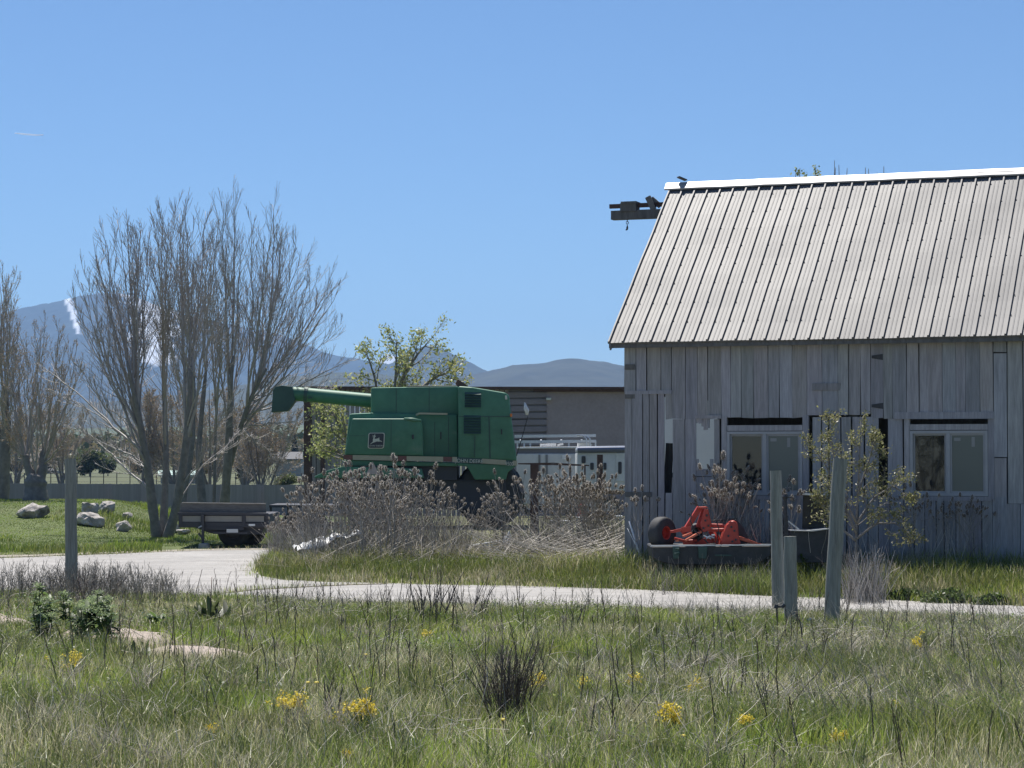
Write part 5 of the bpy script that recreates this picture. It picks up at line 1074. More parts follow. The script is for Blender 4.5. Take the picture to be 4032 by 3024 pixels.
# weeds and loose stones along the drive
n = 2600; t_ = rng.random(n); k = rng.integers(0, len(fa) - 1, n); e = fa[k] + (fa[k + 1] - fa[k]) * t_[:, None]; x = e[:, 0] + rng.normal(0, .12, n); y = e[:, 1] - np.abs(rng.normal(0, .16, n)); cr = fray([gp(*q) for q in [(870, 2337), (1010, 2322), (1200, 2311), (1380, 2303), (1520, 2299)]], .2, .05, 5); k = rng.integers(0, len(cr), 500); x = np.concatenate([x, cr[k, 0] + rng.normal(0, .08, 500)]); y = np.concatenate([y, cr[k, 1] + rng.normal(0, .05, 500)]); n = len(x)
dw = MB(); blades(dw, x, y, rng.uniform(.03, .13, n), .006 + .005 * rng.random(n), gtint(n, x, y, rng, .35, 3), rng); tag(dw.build('drive_weeds', m_blade), kind='stuff')
n = 900; k = rng.integers(0, len(fa) - 1, n); x = fa[k, 0] + rng.normal(0, .3, n); y = fa[k, 1] - np.abs(rng.normal(0, .3, n)); q = inpoly(x, y, DRIVE); x, y = x[q], y[q]; n = len(x); sz = rng.uniform(.006, .016, n)[:, None]
C = np.stack([x, y, np.full(n, .008)], -1); T_ = np.stack([x + rng.normal(0, .004, n), y, .008 + sz[:, 0] * .8], -1); V = np.stack([C + sz * (1, 0, 0), C + sz * (.1, .9, 0), C + sz * (-1, .1, 0), C + sz * (0, -1, 0), T_], 1).reshape(-1, 3); o = np.arange(n)[:, None] * 5; ls = MB()
ls.add(V, [o + np.array(q) for q in ((0, 1, 4), (1, 2, 4), (2, 3, 4), (3, 0, 4))], np.repeat(rng.uniform(.5, 1.1, (n, 1)) * np.ones(3), 5, 0)); tag(ls.build('loose_gravel', m_rock), kind='stuff')
# mown lawn on the left
lg_ = MB(); N_ = 80000; y = 43 + rng.random(N_) ** .8 * 28; px = rng.uniform(-350, 1250, N_); x = (px - 2016) / F * y; keep = ~inpoly(x, y, DRIVE) & (y > np.where(px > 640, 48.3, 44)) & ((x < -2.6 * y / 46 - 1.0) | (y > 47)); x, y = x[keep], y[keep]; n = len(x)
rough = smooth(.52, .62, fbm(x, y, .35, 3, 21)) * smooth(-12.6, -10.8, x); h = (.028 + .014 * rng.random(n) + .2 * rough * rng.random(n)); t = gtint(n, x, y, rng, .05, 9) * (.8, .85, .7); blades(lg_, x, y, h, .013 + .008 * rng.random(n), t, rng)
tag(lg_.build('lawn_grass', m_blade), kind='stuff')
# small broad leaved weeds mixed into the meadow
gw = MB(); x, y = field_pts(60000, 9, 31, .27, .6); f = fbm(x, y, .7, 3, 131) + .14 * smooth(-1.5, -4, x) ; q = (f > .56) & (y < edge(x) - .2); x, y = x[q], y[q]; n = len(x)
z = g(x, y) + rng.random(n) ** 1.3 * .15; C = np.stack([x, y, z], -1); A = rng.normal(0, 1, (n, 3)) * (1, 1, .6); A /= np.linalg.norm(A, axis=1, keepdims=True); Bv = np.cross(A, rng.normal(0, 1, (n, 3)) + (0, 0, 1.5)); Bv /= np.linalg.norm(Bv, axis=1, keepdims=True); s_ = rng.uniform(.006, .019, (n, 1))
k = np.clip((fbm(x, y, .5, 2, 137) * 5).astype(int), 0, 4); c = np.array([(.1, .16, .05), (.13, .19, .06), (.17, .22, .07), (.22, .25, .09), (.14, .17, .08)])[k] * rng.uniform(.6, 1.5, (n, 1)); pale_ = rng.random(n) < .03; c[pale_] = (.55, .56, .45); gw.quads(C, A * s_, Bv * s_ * .5, c); tag(gw.build('ground_weeds', m_leaf), kind='stuff')
# dry stalks
def stalks(m, x, y, h, rad, tint, lean, rng, n=5, z0=0.0, curl=.12, k=3, az=None):
    B = len(x); a = rng.random(B) * 6.283 if az is None else az; l = np.tan(np.radians(lean)); D = np.stack([np.cos(a) * l, np.sin(a) * l, np.ones(B)], -1)
    Pn = grow(np.stack([x, y, g(x, y) - .02 + z0], -1), D, h, n, -.1, curl, rng); m.tubes(Pn, np.asarray(rad)[:, None] * np.linspace(1, .5, n)[None], k, tint, cap=False); return Pn
ds = MB()
x, y = field_pts(9500, 9, 31, .27, .6); keep = y < edge(x) - .1; x, y = x[keep], y[keep]; n = len(x)      # pale straws
w_ = (fbm(x, y, .6, 3, 55) > .47) | (rng.random(n) < .2); x, y = x[w_], y[w_]; n = len(x); stalks(ds, x, y, rng.uniform(.1, .34, n), rng.uniform(.0012, .0026, n) + .00006 * y, DRYS[rng.integers(0, 4, n)] * rng.uniform(.8, 2.2, (n, 1)), rng.uniform(10, 84, n), rng, 6, .02, .2)
x, y = field_pts(900, 10, 30, .25, .7); keep = (y < edge(x) - .3) & (fbm(x, y, .7, 2, 91) > .5); x, y = x[keep], y[keep]; n = len(x)         # dark upright stalks
Pn = stalks(ds, x, y, rng.uniform(.2, .48, n), rng.uniform(.0024, .0046, n) + .00005 * y, np.array((.085, .065, .05)) * rng.uniform(.7, 1.4, (n, 1)), rng.uniform(0, 14, n), rng, 6, 0, .06, 4)
S, D, L, r_ = shoots(Pn, np.full(n, .3), np.full(n, .003), 3, .55, 1, (15, 40), .35, rng); ds.tubes(grow(S, D, L, 4, .3, .1, rng), np.maximum(tap(r_, 4), .0016), 3, (.085, .065, .05), cap=False)
for k in range(26):     # matted heaps of fallen straw
    cx_, cy_ = (float(q[0]) for q in field_pts(1, 10, 27, .24, .7)); n = rng.integers(50, 130); x = cx_ + rng.normal(0, .28, n); y = cy_ + rng.normal(0, .35, n); q = y < edge(x) - .3; x, y = x[q], y[q]; n = len(x)
    if n: stalks(ds, x, y, rng.uniform(.12, .42, n), rng.uniform(.0014, .003, n), np.array((.5, .46, .4)) * rng.uniform(.5, 1.5, (n, 1)), rng.uniform(40, 88, n), rng, 6, .1 * rng.random(n), .22)
# long bleached blades leaning on the right, brushy grey weeds by the left post and along the drive
n = 900; px = rng.uniform(3250, 4300, n); py = rng.uniform(2380, 2960, n); d = 1.68 * F / (py - 1790); x = PX(px, d); y = d; keep = y < edge(x) - .1; x, y = x[keep], y[keep]; n = len(x)
stalks(ds, x, y, rng.uniform(.2, .62, n), rng.uniform(.0014, .0026, n), np.array((.42, .38, .3)) * rng.uniform(.6, 1.3, (n, 1)), rng.uniform(25, 72, n), rng, 7, 0, .1, 3, rng.normal(3.0, .55, n))
n = 950; px = np.concatenate([rng.uniform(-150, 700, n // 2), rng.normal(380, 170, n // 2)]); y = rng.uniform(24.6, 29.8, n); x = PX(px, y)
Pn = stalks(ds, x, y, rng.uniform(.18, .55, n) * (1 - .35 * smooth(500, 800, px)), rng.uniform(.002, .0034, n), np.array((.31, .275, .24)) * rng.uniform(.5, 1.6, (n, 1)), rng.uniform(0, 28, n), rng, 6, 0, .1)
S, D, L, r_ = shoots(Pn, np.full(n, .4), np.full(n, .003), 4, .4, 1, (18, 45), .35, rng); ds.tubes(grow(S, D, L, 4, .3, .12, rng), np.maximum(tap(r_, 4), .0018), 3, np.repeat(np.array((.31, .275, .24)) * rng.uniform(.5, 1.5, (n, 1)), 4, 0), cap=False)
n = 1100; px = rng.uniform(700, 3300, n); y = edge(PX(px, 28)) - rng.uniform(.2, 3.5, n); x = PX(px, y); stalks(ds, x, y, rng.uniform(.12, .34, n), rng.uniform(.0016, .0028, n), np.array((.22, .19, .16)) * rng.uniform(.5, 1.9, (n, 1)), rng.uniform(5, 55, n), rng, 6, 0, .16)
# the tangle at the foot of the teasels and the fallen heap right of it
def island(n, x0, x1, y0, y1): px = rng.uniform(x0, x1, n); y = rng.uniform(y0, y1, n); return PX(px, y), y
for n, q, hh, le in ((1500, (1180, 1840, 38.2, 44.5), (.3, 1.05), (0, 42)), (850, (1960, 2470, 39, 45), (.3, .95), (0, 40)), (500, (1060, 1300, 41, 45), (.25, .8), (0, 45)), (180, (1800, 1990, 39, 44), (.2, .6), (0, 60)), (420, (2790, 3030, 34.0, 34.9), (.4, 1.2), (0, 22)), (160, (3080, 3900, 33.6, 34.3), (.3, .9), (0, 25)), (260, (3320, 3480, 29.6, 31.2), (.25, .8), (0, 30))):
    x, y = island(n, *q); stalks(ds, x, y, rng.uniform(*hh, n), rng.uniform(.003, .0065, n), np.array((.34, .315, .285)) * rng.uniform(.35, 2.1, (n, 1)), rng.uniform(*le, n), rng, 6, 0, .09)
n = 330; x, y = island(n, 2020, 2440, 36.8, 40.5); stalks(ds, x, y, rng.uniform(.5, 1.5, n), rng.uniform(.004, .008, n), np.array((.5, .46, .41)) * rng.uniform(.3, 1.5, (n, 1)), rng.uniform(58, 90, n), rng, 5, .05 + .3 * rng.random(n) * smooth(36.8, 39, y), .05, 3, np.where(rng.random(n) < .7, rng.normal(2.7, .5, n), rng.normal(.2, .5, n)))
n = 420; x, y = island(n, 1150, 2000, 37, 41); stalks(ds, x, y, rng.uniform(.4, 1.2, n), rng.uniform(.004, .007, n), np.array((.4, .36, .3)) * rng.uniform(.4, 1.4, (n, 1)), rng.uniform(45, 88, n), rng, 5, .1 * rng.random(n), .06)
n = 260; x, y = island(n, 2560, 3060, 31.5, 33.2); stalks(ds, x, y, rng.uniform(.2, .6, n), rng.uniform(.002, .004, n), np.array((.3, .27, .23)) * rng.uniform(.4, 1.5, (n, 1)), rng.uniform(0, 40, n), rng, 6, 0, .12)
tag(ds.build('dry_stalks', m_straw, smooth=True), kind='stuff')
# one pale broken stem standing clear
m = MB(); m.tubes([G3(PX(2540, 36), 36), P(2510, 2160, 36), P(2478, 2052, 36)], [.022, .016, .012], 7); m.tubes([P(2530, 2190, 36), P(2500, 2140, 36), P(2470, 2080, 36)], [.008, .007, .004], 5); tag(m.build('broken_stem', m_straw, smooth=True), 'pale broken stem leaning left in front of the barn corner', 'stem')

# teasels
def teasel_mesh(seed):
    rg = np.random.default_rng(seed); m = MB(); H = 1.62 * rg.uniform(.93, 1.05)
    st_ = grow(np.zeros((1, 3)), np.array([[rg.normal(0, .05), rg.normal(0, .05), 1]]), np.array([H]), 9, .1, .03, rg); m.tubes(st_, np.linspace(.010, .0045, 9), 5, (.31, .288, .265))
    tips = [(st_[0, -1], st_[0, -1] - st_[0, -2], 1.25)]
    for lv in (.42, .58, .7, .82):
        az = rg.random() * 3.14
        for s in (0, 3.1416):
            if rg.random() < .12: continue
            p = st_[0, int(lv * 8)]; el = rg.uniform(.5, .85); D = np.array([[math.cos(az + s) * math.sin(el), math.sin(az + s) * math.sin(el), math.cos(el)]]); L = H * (1 - lv) * rg.uniform(.75, 1.05) * 1.05
            b = grow(p[None], D, np.array([L]), 6, .75, .04, rg); m.tubes(b, np.linspace(.006, .0035, 6), 4, (.31, .288, .265)); tips.append((b[0, -1], b[0, -1] - b[0, -2], 1))
            if rg.random() < .6:
                q = b[0, 3]; d2 = grow(q[None], D * (1, 1, .6) + rg.normal(0, .3, (1, 3)), np.array([L * .42]), 4, .8, .05, rg); m.tubes(d2, np.linspace(.0045, .003, 4), 3, (.31, .288, .265)); tips.append((d2[0, -1], d2[0, -1] - d2[0, -2], .72))
    for p, d, s in tips:
        d = d / np.linalg.norm(d); L = .092 * s * rg.uniform(.85, 1.15); r = .0225 * s * rg.uniform(.9, 1.1)
        pr = [(.001, 0), (r * .75, L * .12), (r, L * .4), (r * .85, L * .7), (r * .45, L * .93), (.001, L)]; m.lathe(pr, p, d, 7, (.17, .135, .105), 0)
        n = 64; t = rg.random(n); a = rg.random(n) * 6.283; ref = np.cross(d, (1., .3, 0)); ref /= np.linalg.norm(ref); u2 = np.cross(d, ref); rad = np.cos(a)[:, None] * ref + np.sin(a)[:, None] * u2
        rr2 = r * np.sqrt(np.maximum(.08, 1 - (2 * t - .95) ** 2)); b0 = p + d * (t * L)[:, None] + rad * rr2[:, None]; dirn = rad * .8 + d * .75; tip = b0 + dirn * (.014 * s + .008 * rg.random(n))[:, None]; sd = np.cross(dirn, rg.normal(0, 1, (n, 3))); sd = sd / np.linalg.norm(sd, axis=1, keepdims=True) * .0016
        V = np.stack([b0 - sd, b0 + sd, tip], 1).reshape(-1, 3); m.add(V, [np.arange(n * 3).reshape(-1, 3)], (.8, .75, .67), 1)
        for q in range(4):
            a_ = rg.random() * 6.283; o = math.cos(a_) * ref + math.sin(a_) * u2; m.tubes([p, p + o * .03 * s - d * .004, p + o * .045 * s + d * .03 * s, p + o * .04 * s + d * .06 * s], [.0018, .0016, .0013, .0008], 3, (.4, .34, .27), 1)
    return m
m_spike = MAT('teasel_bristle', (1, 1, 1), .6, transl=.45)
TZ = [teasel_mesh(900 + k).build('teasel', [m_straw, m_spike], keep=True, smooth=False).data for k in range(7)]
for o in [o for o in bpy.data.objects if o.data in TZ]: bpy.data.objects.remove(o)
def teasels(n, x0, x1, y0, y1, hfun, label, group, lean=.12):
    cl = [(random.uniform(x0, x1), random.uniform(y0, y1), random.gauss(0, .17)) for _ in range(max(1, n // 7))]
    for _ in range(n):
        px = random.uniform(x0, x1); Y = random.uniform(y0, y1); dz = random.gauss(0, .06)
        if n > 15 and random.random() < .72:
            c = random.choice(cl); px = min(x1, max(x0, c[0] + random.gauss(0, 34))); Y = min(y1, max(y0, c[1] + random.gauss(0, .5))); dz = c[2]
        x = PX(px, Y); zt = hfun(px, Y) + dz; h = zt - float(g(x, Y)); s = min(1.15, max(.45, h / 1.66))
        o = bpy.data.objects.new('teasel', random.choice(TZ)); COL.objects.link(o); o.location = (x, Y, float(g(x, Y)) - .02); o.rotation_euler = (random.gauss(0, lean), random.gauss(0, lean), random.uniform(0, 6.28)); o.scale = (s * 1.05, s * 1.05, s); tag(o, label, 'teasel', group)
def topfun(pts, spread):
    a = np.array(pts)
    def f(px, Y): return EYE - (np.interp(px, a[:, 0], a[:, 1]) + abs(random.gauss(0, 1)) * spread - 1790) / F * Y
    return f
LA = 'dried teasel with spiky seed heads in the dense thicket before the green combine'; GA = 'dried teasels in the thicket before the combine'
teasels(104, 1240, 1790, 38.6, 44.5, topfun([(1240, 1880), (1400, 1855), (1550, 1840), (1700, 1835), (1790, 1890)], 95), LA, GA)
teasels(9, 1790, 1950, 42.5, 45, topfun([(1790, 1930), (1880, 1990), (1950, 1900)], 60), LA, GA)
LB = 'dried teasel with spiky seed heads in the stand between the combine and the barn corner'; GB = 'dried teasels in the stand beside the barn corner'
teasels(62, 1960, 2475, 39.5, 45, topfun([(1960, 1880), (2050, 1850), (2200, 1850), (2350, 1845), (2475, 1930)], 90), LB, GB)
teasels(26, 1065, 1250, 41, 44.8, topfun([(1065, 2050), (1150, 1985), (1250, 1900)], 60), 'short dried teasel in the low fringe right of the utility trailer', 'short dried teasels right of the trailer')
teasels(21, 2790, 3020, 34.1, 34.9, topfun([(2790, 1880), (2900, 1850), (3020, 1850)], 55), 'dried teasel in the clump under the left barn window behind the mower', 'dried teasels under the left barn window', .08)
teasels(9, 3580, 3860, 33.7, 34.2, topfun([(3580, 1880), (3700, 1930), (3860, 1950)], 25), 'thin dried teasel in front of the right barn window', 'thin dried teasels under the right barn window', .06)
teasels(2, 3085, 3130, 33.8, 34.1, topfun([(3085, 1920), (3130, 1920)], 12), 'thin dried teasel behind the dark hopper', 'thin dried teasels behind the hopper', .05)
teasels(2, 2470, 2520, 35.2, 35.6, topfun([(2470, 1930), (2520, 1930)], 15), 'thin dried teasel standing against the left end of the barn wall', 'thin teasels at the barn corner', .05)

# single weeds of the meadow
def leafstrip(m, base, az, L, w, rise, droop, tint, n=6):
    t = np.linspace(0, 1, n); d = np.array((math.cos(az), math.sin(az), 0)); sd = np.array((-math.sin(az), math.cos(az), 0))
    c = base + d * (L * t * math.cos(rise))[:, None] + np.array((0, 0, 1.)) * (L * (t * math.sin(rise) - droop * t ** 2))[:, None]; ww = w * np.sin(np.pi * np.clip(t * .93 + .07, 0, 1)) ** .7 * .5
    V = np.concatenate([c - sd * ww[:, None], c - np.array((0, 0, .12)) * ww[:, None], c + sd * ww[:, None]]); k = np.arange(n - 1); m.add(V, [np.stack([k, k + 1, k + 1 + n, k + n], -1), np.stack([k + n, k + n + 1, k + 1 + 2 * n, k + 2 * n], -1)], tint)
def dock(px, py, label, seed, s=1.0, n=16, tint=(.07, .085, .035), stems=3):
    rg = random.Random(seed); d = gdist(px, py); b = G3(PX(px, d), d); t = thing('dock_plant', b, label, 'weed'); m = MB()
    for k in range(n):
        c = np.array(tint) * rg.uniform(.7, 1.5); leafstrip(m, b + np.array((rg.gauss(0, .05), rg.gauss(0, .05), .01)) * s, rg.uniform(0, 6.28), rg.uniform(.16, .36) * s, rg.uniform(.03, .06) * s, rg.uniform(.5, 1.35), rg.uniform(.05, .55), c)
    m.build('leaf_rosette', m_leaf, t, smooth=True)
    if stems:
        m = MB()
        for k in range(stems):
            a = rg.uniform(0, 6.28); m.tubes([b, b + np.array((math.cos(a) * .03, math.sin(a) * .03, .18)) * s, b + np.array((math.cos(a) * .08, math.sin(a) * .08, .36 + rg.random() * .1)) * s], [.006 * s, .005 * s, .003 * s], 5, (.12, .08, .06))
        m.build('stem', m_straw, t, smooth=True)
dock(830, 2452, 'dark broad leaved dock standing by the drive edge, right of the lone post', 1, 1.25, 40, (.08, .1, .04), 2)
dock(2860, 2800, 'dark dock plant with curled pale leaves in the right meadow', 2, .7, 12, (.12, .12, .08))
dock(1660, 2445, 'low green dock at the foot of the dark twigs by the drive', 3, .8, 14)
dock(1560, 2590, 'small dark rosette in the grass left of the dead stalk clump', 4, .6, 10, (.06, .07, .04), 0)
dock(3010, 2850, 'small dark rosette low in the right meadow grass', 5, .55, 10, (.06, .065, .04), 0)
dock(560, 2560, 'green rosette beside the bare earth berm', 6, .7, 14, (.08, .11, .04), 0)
dock(1450, 2420, 'small dock by the brown bare patch next to the drive', 7, .6, 10, (.09, .1, .045), 1)
def deadclump(px, py, ptop, wpx, label, seed, n=28, tint=(.1, .08, .065), fine=6, leaf=True, rad=.006, name='dead_weed'):
    rg = np.random.default_rng(seed); d = gdist(px, py); b = G3(PX(px, d), d); H = (py - ptop) / F * d; wr = wpx / F * d; t = thing(name, b, label, 'weed'); m = MB()
    S = b + np.stack([rg.normal(0, wr * .16, n), rg.normal(0, wr * .16, n), np.full(n, -.02)], -1); D = np.stack([(S[:, 0] - b[0]) / wr * 1.1 + rg.normal(0, .12, n), rg.normal(0, .2, n), np.ones(n)], -1)
    L = H * rg.uniform(.5, 1.05, n); Pn = grow(S, D, L, 8, .1, .07, rg); m.tubes(Pn, np.linspace(1, .35, 8)[None] * (rad * rg.uniform(.5, 1.2, n))[:, None], 5, np.repeat(np.array(tint)[None] * rg.uniform(.6, 1.7, (n, 1)), 1, 0)); m.build('stem', m_straw, t, smooth=True)
    m = MB(); S, D, L2, r_ = shoots(Pn, L, np.full(n, rad * .8), fine, .3, 1, (14, 45), .4, rg); m.tubes(grow(S, D, L2, 5, .3, .1, rg), np.maximum(tap(r_, 5), .0013), 3, np.array(tint) * 1.3, cap=False); m.build('side_twig', m_straw, t)
    if leaf:
        m = MB(); r2 = random.Random(seed)
        for k in range(9): leafstrip(m, b, r2.uniform(0, 6.28), r2.uniform(.1, .24), .05, r2.uniform(.2, 1.3), r2.uniform(.1, .5), np.array(((.09, .11, .04), (.5, .46, .4), (.12, .09, .07))[k % 3]))
        m.build('leaf', m_leaf, t, smooth=True)
deadclump(2000, 2850, 2470, 200, 'big clump of dead dark stalks in the middle of the meadow', 11, 64, rad=.0046, fine=7)
deadclump(1700, 2440, 2215, 180, 'dark twisted twigs standing before the drive, in front of the thicket', 12, 16, (.08, .06, .055), 5, False, .0085)
deadclump(1850, 2432, 2235, 150, 'thin dark twigs leaning right before the drive, beside the twisted ones', 13, 10, (.08, .06, .055), 5, False, .007)
deadclump(350, 2385, 2185, 160, 'brown dry weed brushing the right side of the lone post', 14, 18, (.12, .09, .08), 7, False, .005)
deadclump(1325, 2860, 2660, 60, 'dark forked stalk beside the right yellow flower clump', 15, 5, (.05, .04, .04), 3, False, .007)
deadclump(3390, 2360, 2130, 190, 'pale grey dry weed below the leafy shrub', 16, 34, (.24, .2, .18), 6, False, .005)
deadclump(2450, 2860, 2590, 60, 'dark dead stalk in the right meadow nearest the dead clump', 17, 4, (.07, .055, .05), 3, False, .005)
deadclump(3040, 2840, 2480, 90, 'dark teasel stalk below the short green post', 18, 5, (.09, .07, .06), 3, False, .006)
deadclump(2260, 2480, 2335, 50, 'single dark seed stalk before the drive, right of the twisted twigs', 19, 3, (.06, .05, .045), 3, False, .005)
deadclump(1575, 2980, 2720, 40, 'single dark stalk low in the meadow, left of the dead clump', 20, 3, (.06, .05, .045), 2, False, .006)
deadclump(3220, 2800, 2660, 40, 'dark stalk with a black head below the leaning post', 22, 3, (.06, .05, .045), 2, False, .006)
def tallweed(px, py, h, label, seed, group=None, umbel=True):
    rg = random.Random(seed); d = gdist(px, py); b = G3(PX(px, d), d); t = thing('leafy_weed', b, label, 'weed', group); m = MB(); l = MB()
    for q in range(3):
        a = rg.uniform(0, 6.28); tip = b + np.array((math.cos(a) * .07, math.sin(a) * .07, h * rg.uniform(.8, 1.05))); m.tubes([b, (b + tip) / 2 + np.array((rg.gauss(0, .02), 0, 0)), tip], [.006, .005, .004], 5, (.1, .13, .05))
        for k in range(20):
            f = rg.uniform(.05, 1) ; p = b + (tip - b) * f; leafstrip(l, p, rg.uniform(0, 6.28), rg.uniform(.08, .2) * (1.25 - .6 * f), rg.uniform(.025, .055), rg.uniform(-.1, .9), rg.uniform(.1, .6), np.array((.085, .13, .038)) * rg.uniform(.6, 1.7), 4)
        if umbel:
            n = 60; rr3 = np.random.default_rng(seed * 7 + q); C = tip + rr3.normal(0, .022, (n, 3)) * (1, 1, .5) + (0, 0, .01); A = rr3.normal(0, 1, (n, 3)); A /= np.linalg.norm(A, axis=1, keepdims=True); B_ = np.cross(A, rr3.normal(0, 1, (n, 3))); B_ /= np.linalg.norm(B_, axis=1, keepdims=True); l.quads(C, A * .007, B_ * .005, np.array((.33, .4, .2)) * rr3.uniform(.8, 1.3, (n, 1)))
    m.build('stem', m_leaf, t, smooth=True); l.build('foliage', m_leaf, t, smooth=True)
rg = random.Random(4)
for k in range(15):
    tallweed(rg.uniform(110, 440), rg.uniform(2470, 2570), rg.uniform(.22, .36), 'dark green leafy weed with pale flower heads in the clump on the earth berm', 50 + k, 'leafy weeds in the clump on the earth berm')
for k, (px, py, h, lab) in enumerate([(160, 2520, .5, 'tallest leafy weed with pale green umbels in the left clump'), (620, 2480, .16, 'low leafy weed at the right end of the earth berm'), (3280, 2330, .3, 'small leafy weed at the foot of the shrub by the drive'), (3170, 2310, .34, 'leafy green weed between the hopper and the leaning post'), (3690, 2320, .2, 'leafy weed in the verge below the right barn window')]): tallweed(px, py, h, lab, 80 + k, None, k == 0)
def lowbush(px, py, w, h, label, seed):
    d = gdist(px, py); b = G3(PX(px, d), d); rg = np.random.default_rng(seed); n = 900; wm = w / F * d; hm = h / F * d; t = thing('low_shrub', b, label, 'shrub'); m = MB()
    q = rg.normal(0, 1, (n, 3)); q /= np.linalg.norm(q, axis=1, keepdims=True); q *= rg.random((n, 1)) ** .4; C = b + q * (wm / 2, wm * .3, hm) * (1, 1, 1); C[:, 2] = b[2] + np.abs(C[:, 2] - b[2]) * (.6 + .5 * vnoise(C[:, 0] * 4, C[:, 1] * 4))
    A = rg.normal(0, 1, (n, 3)) + (0, 0, .2); A /= np.linalg.norm(A, axis=1, keepdims=True); B_ = np.cross(A, rg.normal(0, 1, (n, 3))); B_ /= np.linalg.norm(B_, axis=1, keepdims=True); m.quads(C, A * .028, B_ * .016, np.array(((.1, .145, .045), (.14, .19, .06), (.08, .115, .04)))[rg.integers(0, 3, n)] * rg.uniform(.7, 1.3, (n, 1))); m.build('foliage', m_leaf, t)
    m = MB(); m.tubes([b, b + (0, 0, hm * .5)], .012, 5); m.build('stem', m_bark, t)
lowbush(3560, 2360, 180, 50, 'low green bush at the far edge of the drive, left of the other', 1); lowbush(3730, 2372, 230, 75, 'dark green low bush at the far edge of the drive under the right window', 2); lowbush(3900, 2380, 160, 50, 'low green bush at the far edge of the drive, nearest the picture edge', 3); lowbush(3440, 2350, 110, 40, 'small low bush beside the pale dry weed at the drive edge', 4)
def flowers(px, py, w, h, label, seed, n=70):
    d = gdist(px, py + h * .5 + 25); b = G3(PX(px, d), d); rg = np.random.default_rng(seed); t = thing('yellow_flower', b, label, 'flower'); wm = w / F * d; top = EYE - (py - h * .25 - 1790) / F * d - b[2] + .02
    k = max(4, n // 9); hx = rg.normal(0, wm * .26, k); hy = rg.normal(0, wm * .22, k); hz = top + rg.normal(0, h * .22 / F * d, k); s = MB(); B0 = np.repeat(b[None], k, 0) + np.stack([hx * .35, hy * .35, np.full(k, -.01)], -1); T_ = b + np.stack([hx, hy, hz], -1); s.tubes(np.stack([B0, (B0 + T_) / 2 + (0, 0, .02), T_], 1), np.array([.0022, .0018, .0012]), 4, (.12, .15, .05)); s.build('stem', m_leaf, t)
    q = rg.integers(0, k, n); n = n * 2; q = rg.integers(0, k, n); C = T_[q] + rg.normal(0, .013, (n, 3)); A = rg.normal(0, 1, (n, 3)); A /= np.linalg.norm(A, axis=1, keepdims=True); B_ = np.cross(A, rg.normal(0, 1, (n, 3))); B_ /= np.linalg.norm(B_, axis=1, keepdims=True); m = MB(); m.quads(C, A * .008, B_ * .007, np.ones(3)); m.build('petals', m_petal, t)
for k, (px, py, w, h, n, lab) in enumerate([(1152, 2785, 130, 70, 260, 'large yellow flower clump in the left meadow'), (1432, 2815, 140, 90, 280, 'large yellow flower clump beside the dark forked stalk'), (2136, 2695, 70, 60, 90, 'yellow flower clump just right of the dead stalk clump'), (2505, 2685, 60, 40, 70, 'yellow flower clump farthest up the right meadow'), (2640, 2845, 90, 90, 190, 'dense yellow flower clump in the right meadow above a dandelion'), (2735, 2715, 60, 40, 45, 'sparse yellow flower clump left of the curled dock'), (2935, 2855, 60, 50, 80, 'yellow flower clump below the curled dock'), (3287, 2912, 55, 40, 70, 'yellow flower clump low on the right side'), (3609, 2558, 50, 60, 80, 'yellow flower clump alone high on the right, near the drive'), (1370, 2995, 50, 40, 60, 'yellow flower clump at the bottom edge, left'), (1687, 2506, 60, 30, 40, 'faint yellow flower clump below the dark twisted twigs'), (2296, 2716, 50, 50, 40, 'thin yellow flower clump between the two brighter ones'), (835, 2880, 45, 30, 40, 'thin yellow flower clump in the lower left meadow'), (3530, 2790, 60, 30, 24, 'tiny scattered yellow flowers in the right meadow'), (300, 2620, 160, 60, 130, 'yellowish flowers under the leafy weed clump on the left')]): flowers(px, py, w, h, lab, 500 + k, n)
def dandelion(px, py, label, white=False, r=.016):
    d = gdist(px, py + 60); b = G3(PX(px, d), d); t = thing('dandelion', b, label, 'flower'); top = P(px, py, d); m = MB(); m.tubes([b, (b + top) / 2, top], [.0022, .002, .002], 5, (.2, .2, .1)); m.build('stem', m_leaf, t)
    m = MB()
    if white: 
        rg = np.random.default_rng(int(px)); n = 90; q = rg.normal(0, 1, (n, 3)); q /= np.linalg.norm(q, axis=1, keepdims=True); C = top + q * r * .9; A = np.cross(q, rg.normal(0, 1, (n, 3))); A /= np.linalg.norm(A, axis=1, keepdims=True); m.quads(C, A * .004, np.cross(A, q) * .004, np.ones(3)); m.build('seed_head', m_fluff, t)
    else: m.lathe([(.001, -.004), (r, 0), (r * .9, .005), (r * .4, .008), (.001, .007)], top, (0, -.25, 1), 14); m.build('flower_head', m_petal, t, smooth=True)
for px, py, lab in ((2690, 2898, 'bright dandelion below the dense yellow clump'), (1212, 2688, 'dandelion above the large left yellow clump'), (1247, 2688, 'dandelion right next to another above the left yellow clump'), (1440, 2578, 'lone dandelion left of the small dark rosette'), (1982, 2834, 'dandelion at the foot of the dead stalk clump')): dandelion(px, py, lab)
for px, py, lab in ((2258, 2798, 'white dandelion clock right of the dead stalk clump'), (1910, 2683, 'white dandelion clock against the left of the dead stalk clump'), (3543, 2685, 'white dandelion clock in the far right meadow'), (2908, 2770, 'white dandelion clock just below the curled dock')): dandelion(px, py, lab, True)
m = MB(); d = gdist(1535, 2935); b = G3(PX(1535, d), d); bm = bmesh.new(); bmesh.ops.create_icosphere(bm, subdivisions=3, radius=1)
for v in bm.verts: v.co = Vector((b[0] + v.co.x * .045, b[1] + v.co.y * .03, b[2] + .02 + v.co.z * .022 * (1 + .5 * math.sin(v.co.x * 5))))
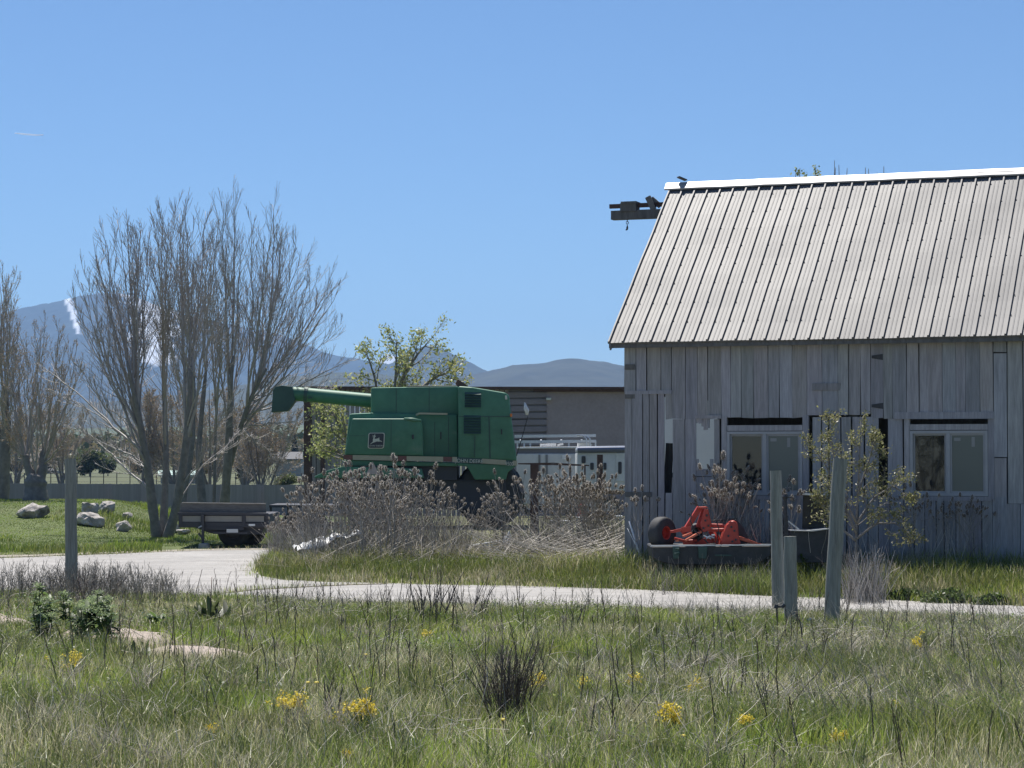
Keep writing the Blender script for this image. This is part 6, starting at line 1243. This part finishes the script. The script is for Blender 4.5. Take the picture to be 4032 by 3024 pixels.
m.bm(bm); tag(m.build('clod', m_dark, smooth=True), 'small dark clod lying in the grass at the bottom edge', 'clod')

HAZE, AIR, DUST, OZ, SKY, SUN, EXPO = 1.0e-4, 1.0, 0.0, 8.0, .075, 5.0, 0.55

# ------------------------------------------------------------------ air, light, camera
mv = bpy.data.materials.new('pale_air'); mv.use_nodes = True; N = mv.node_tree.nodes
for q in list(N): N.remove(q)
o_ = N.new('ShaderNodeOutputMaterial'); pv = N.new('ShaderNodeVolumePrincipled'); pv.inputs['Density'].default_value = HAZE; pv.inputs['Color'].default_value = (.31, .57, 1, 1); pv.inputs['Anisotropy'].default_value = .2
mv.node_tree.links.new(pv.outputs[0], o_.inputs['Volume'])
bm = bmesh.new(); bmesh.ops.create_cube(bm, size=1)
for v in bm.verts: v.co = (v.co.x * 14000, 4400 + v.co.y * 9400, 270 + v.co.z * 560)
me = bpy.data.meshes.new('haze'); bm.to_mesh(me); bm.free(); me.materials.append(mv); hz = bpy.data.objects.new('haze', me); COL.objects.link(hz); hz['kind'] = 'stuff'

AZ, EL = R(-18), R(64)
w = bpy.data.worlds.new('World'); SC.world = w; w.use_nodes = True; nt = w.node_tree; bg = nt.nodes['Background']
sky = nt.nodes.new('ShaderNodeTexSky'); sky.sky_type = 'NISHITA'; sky.sun_disc = False; sky.sun_elevation = EL; sky.sun_rotation = AZ; sky.altitude = 1500; sky.air_density = AIR; sky.dust_density = DUST; sky.ozone_density = OZ
nt.links.new(sky.outputs[0], bg.inputs['Color']); bg.inputs['Strength'].default_value = SKY
su = bpy.data.lights.new('sun', 'SUN'); su.energy = SUN; su.angle = R(.53); su.color = (1, .955, .88)
so = bpy.data.objects.new('sun', su); COL.objects.link(so)
sv = Vector((math.sin(AZ) * math.cos(EL), math.cos(AZ) * math.cos(EL), math.sin(EL))); so.rotation_euler = sv.to_track_quat('Z', 'Y').to_euler(); so.location = (20, 20, 40)
cd = bpy.data.cameras.new('camera'); cd.lens = 36 * F / 4032; cd.sensor_width = 36; cd.clip_end = 60000; cd.clip_start = .1
co = bpy.data.objects.new('camera', cd); COL.objects.link(co); co.location = (0, 0, EYE); co.rotation_euler = (math.pi / 2 + TH, 0, 0); SC.camera = co
vs_ = SC.view_settings; vs_.view_transform = 'Standard'; vs_.look = 'None'; vs_.gamma = 1; vs_.exposure = EXPO
SC.cycles.use_denoising = True; SC.cycles.volume_bounces = 0; SC.cycles.max_bounces = 6; SC.cycles.transparent_max_bounces = 16
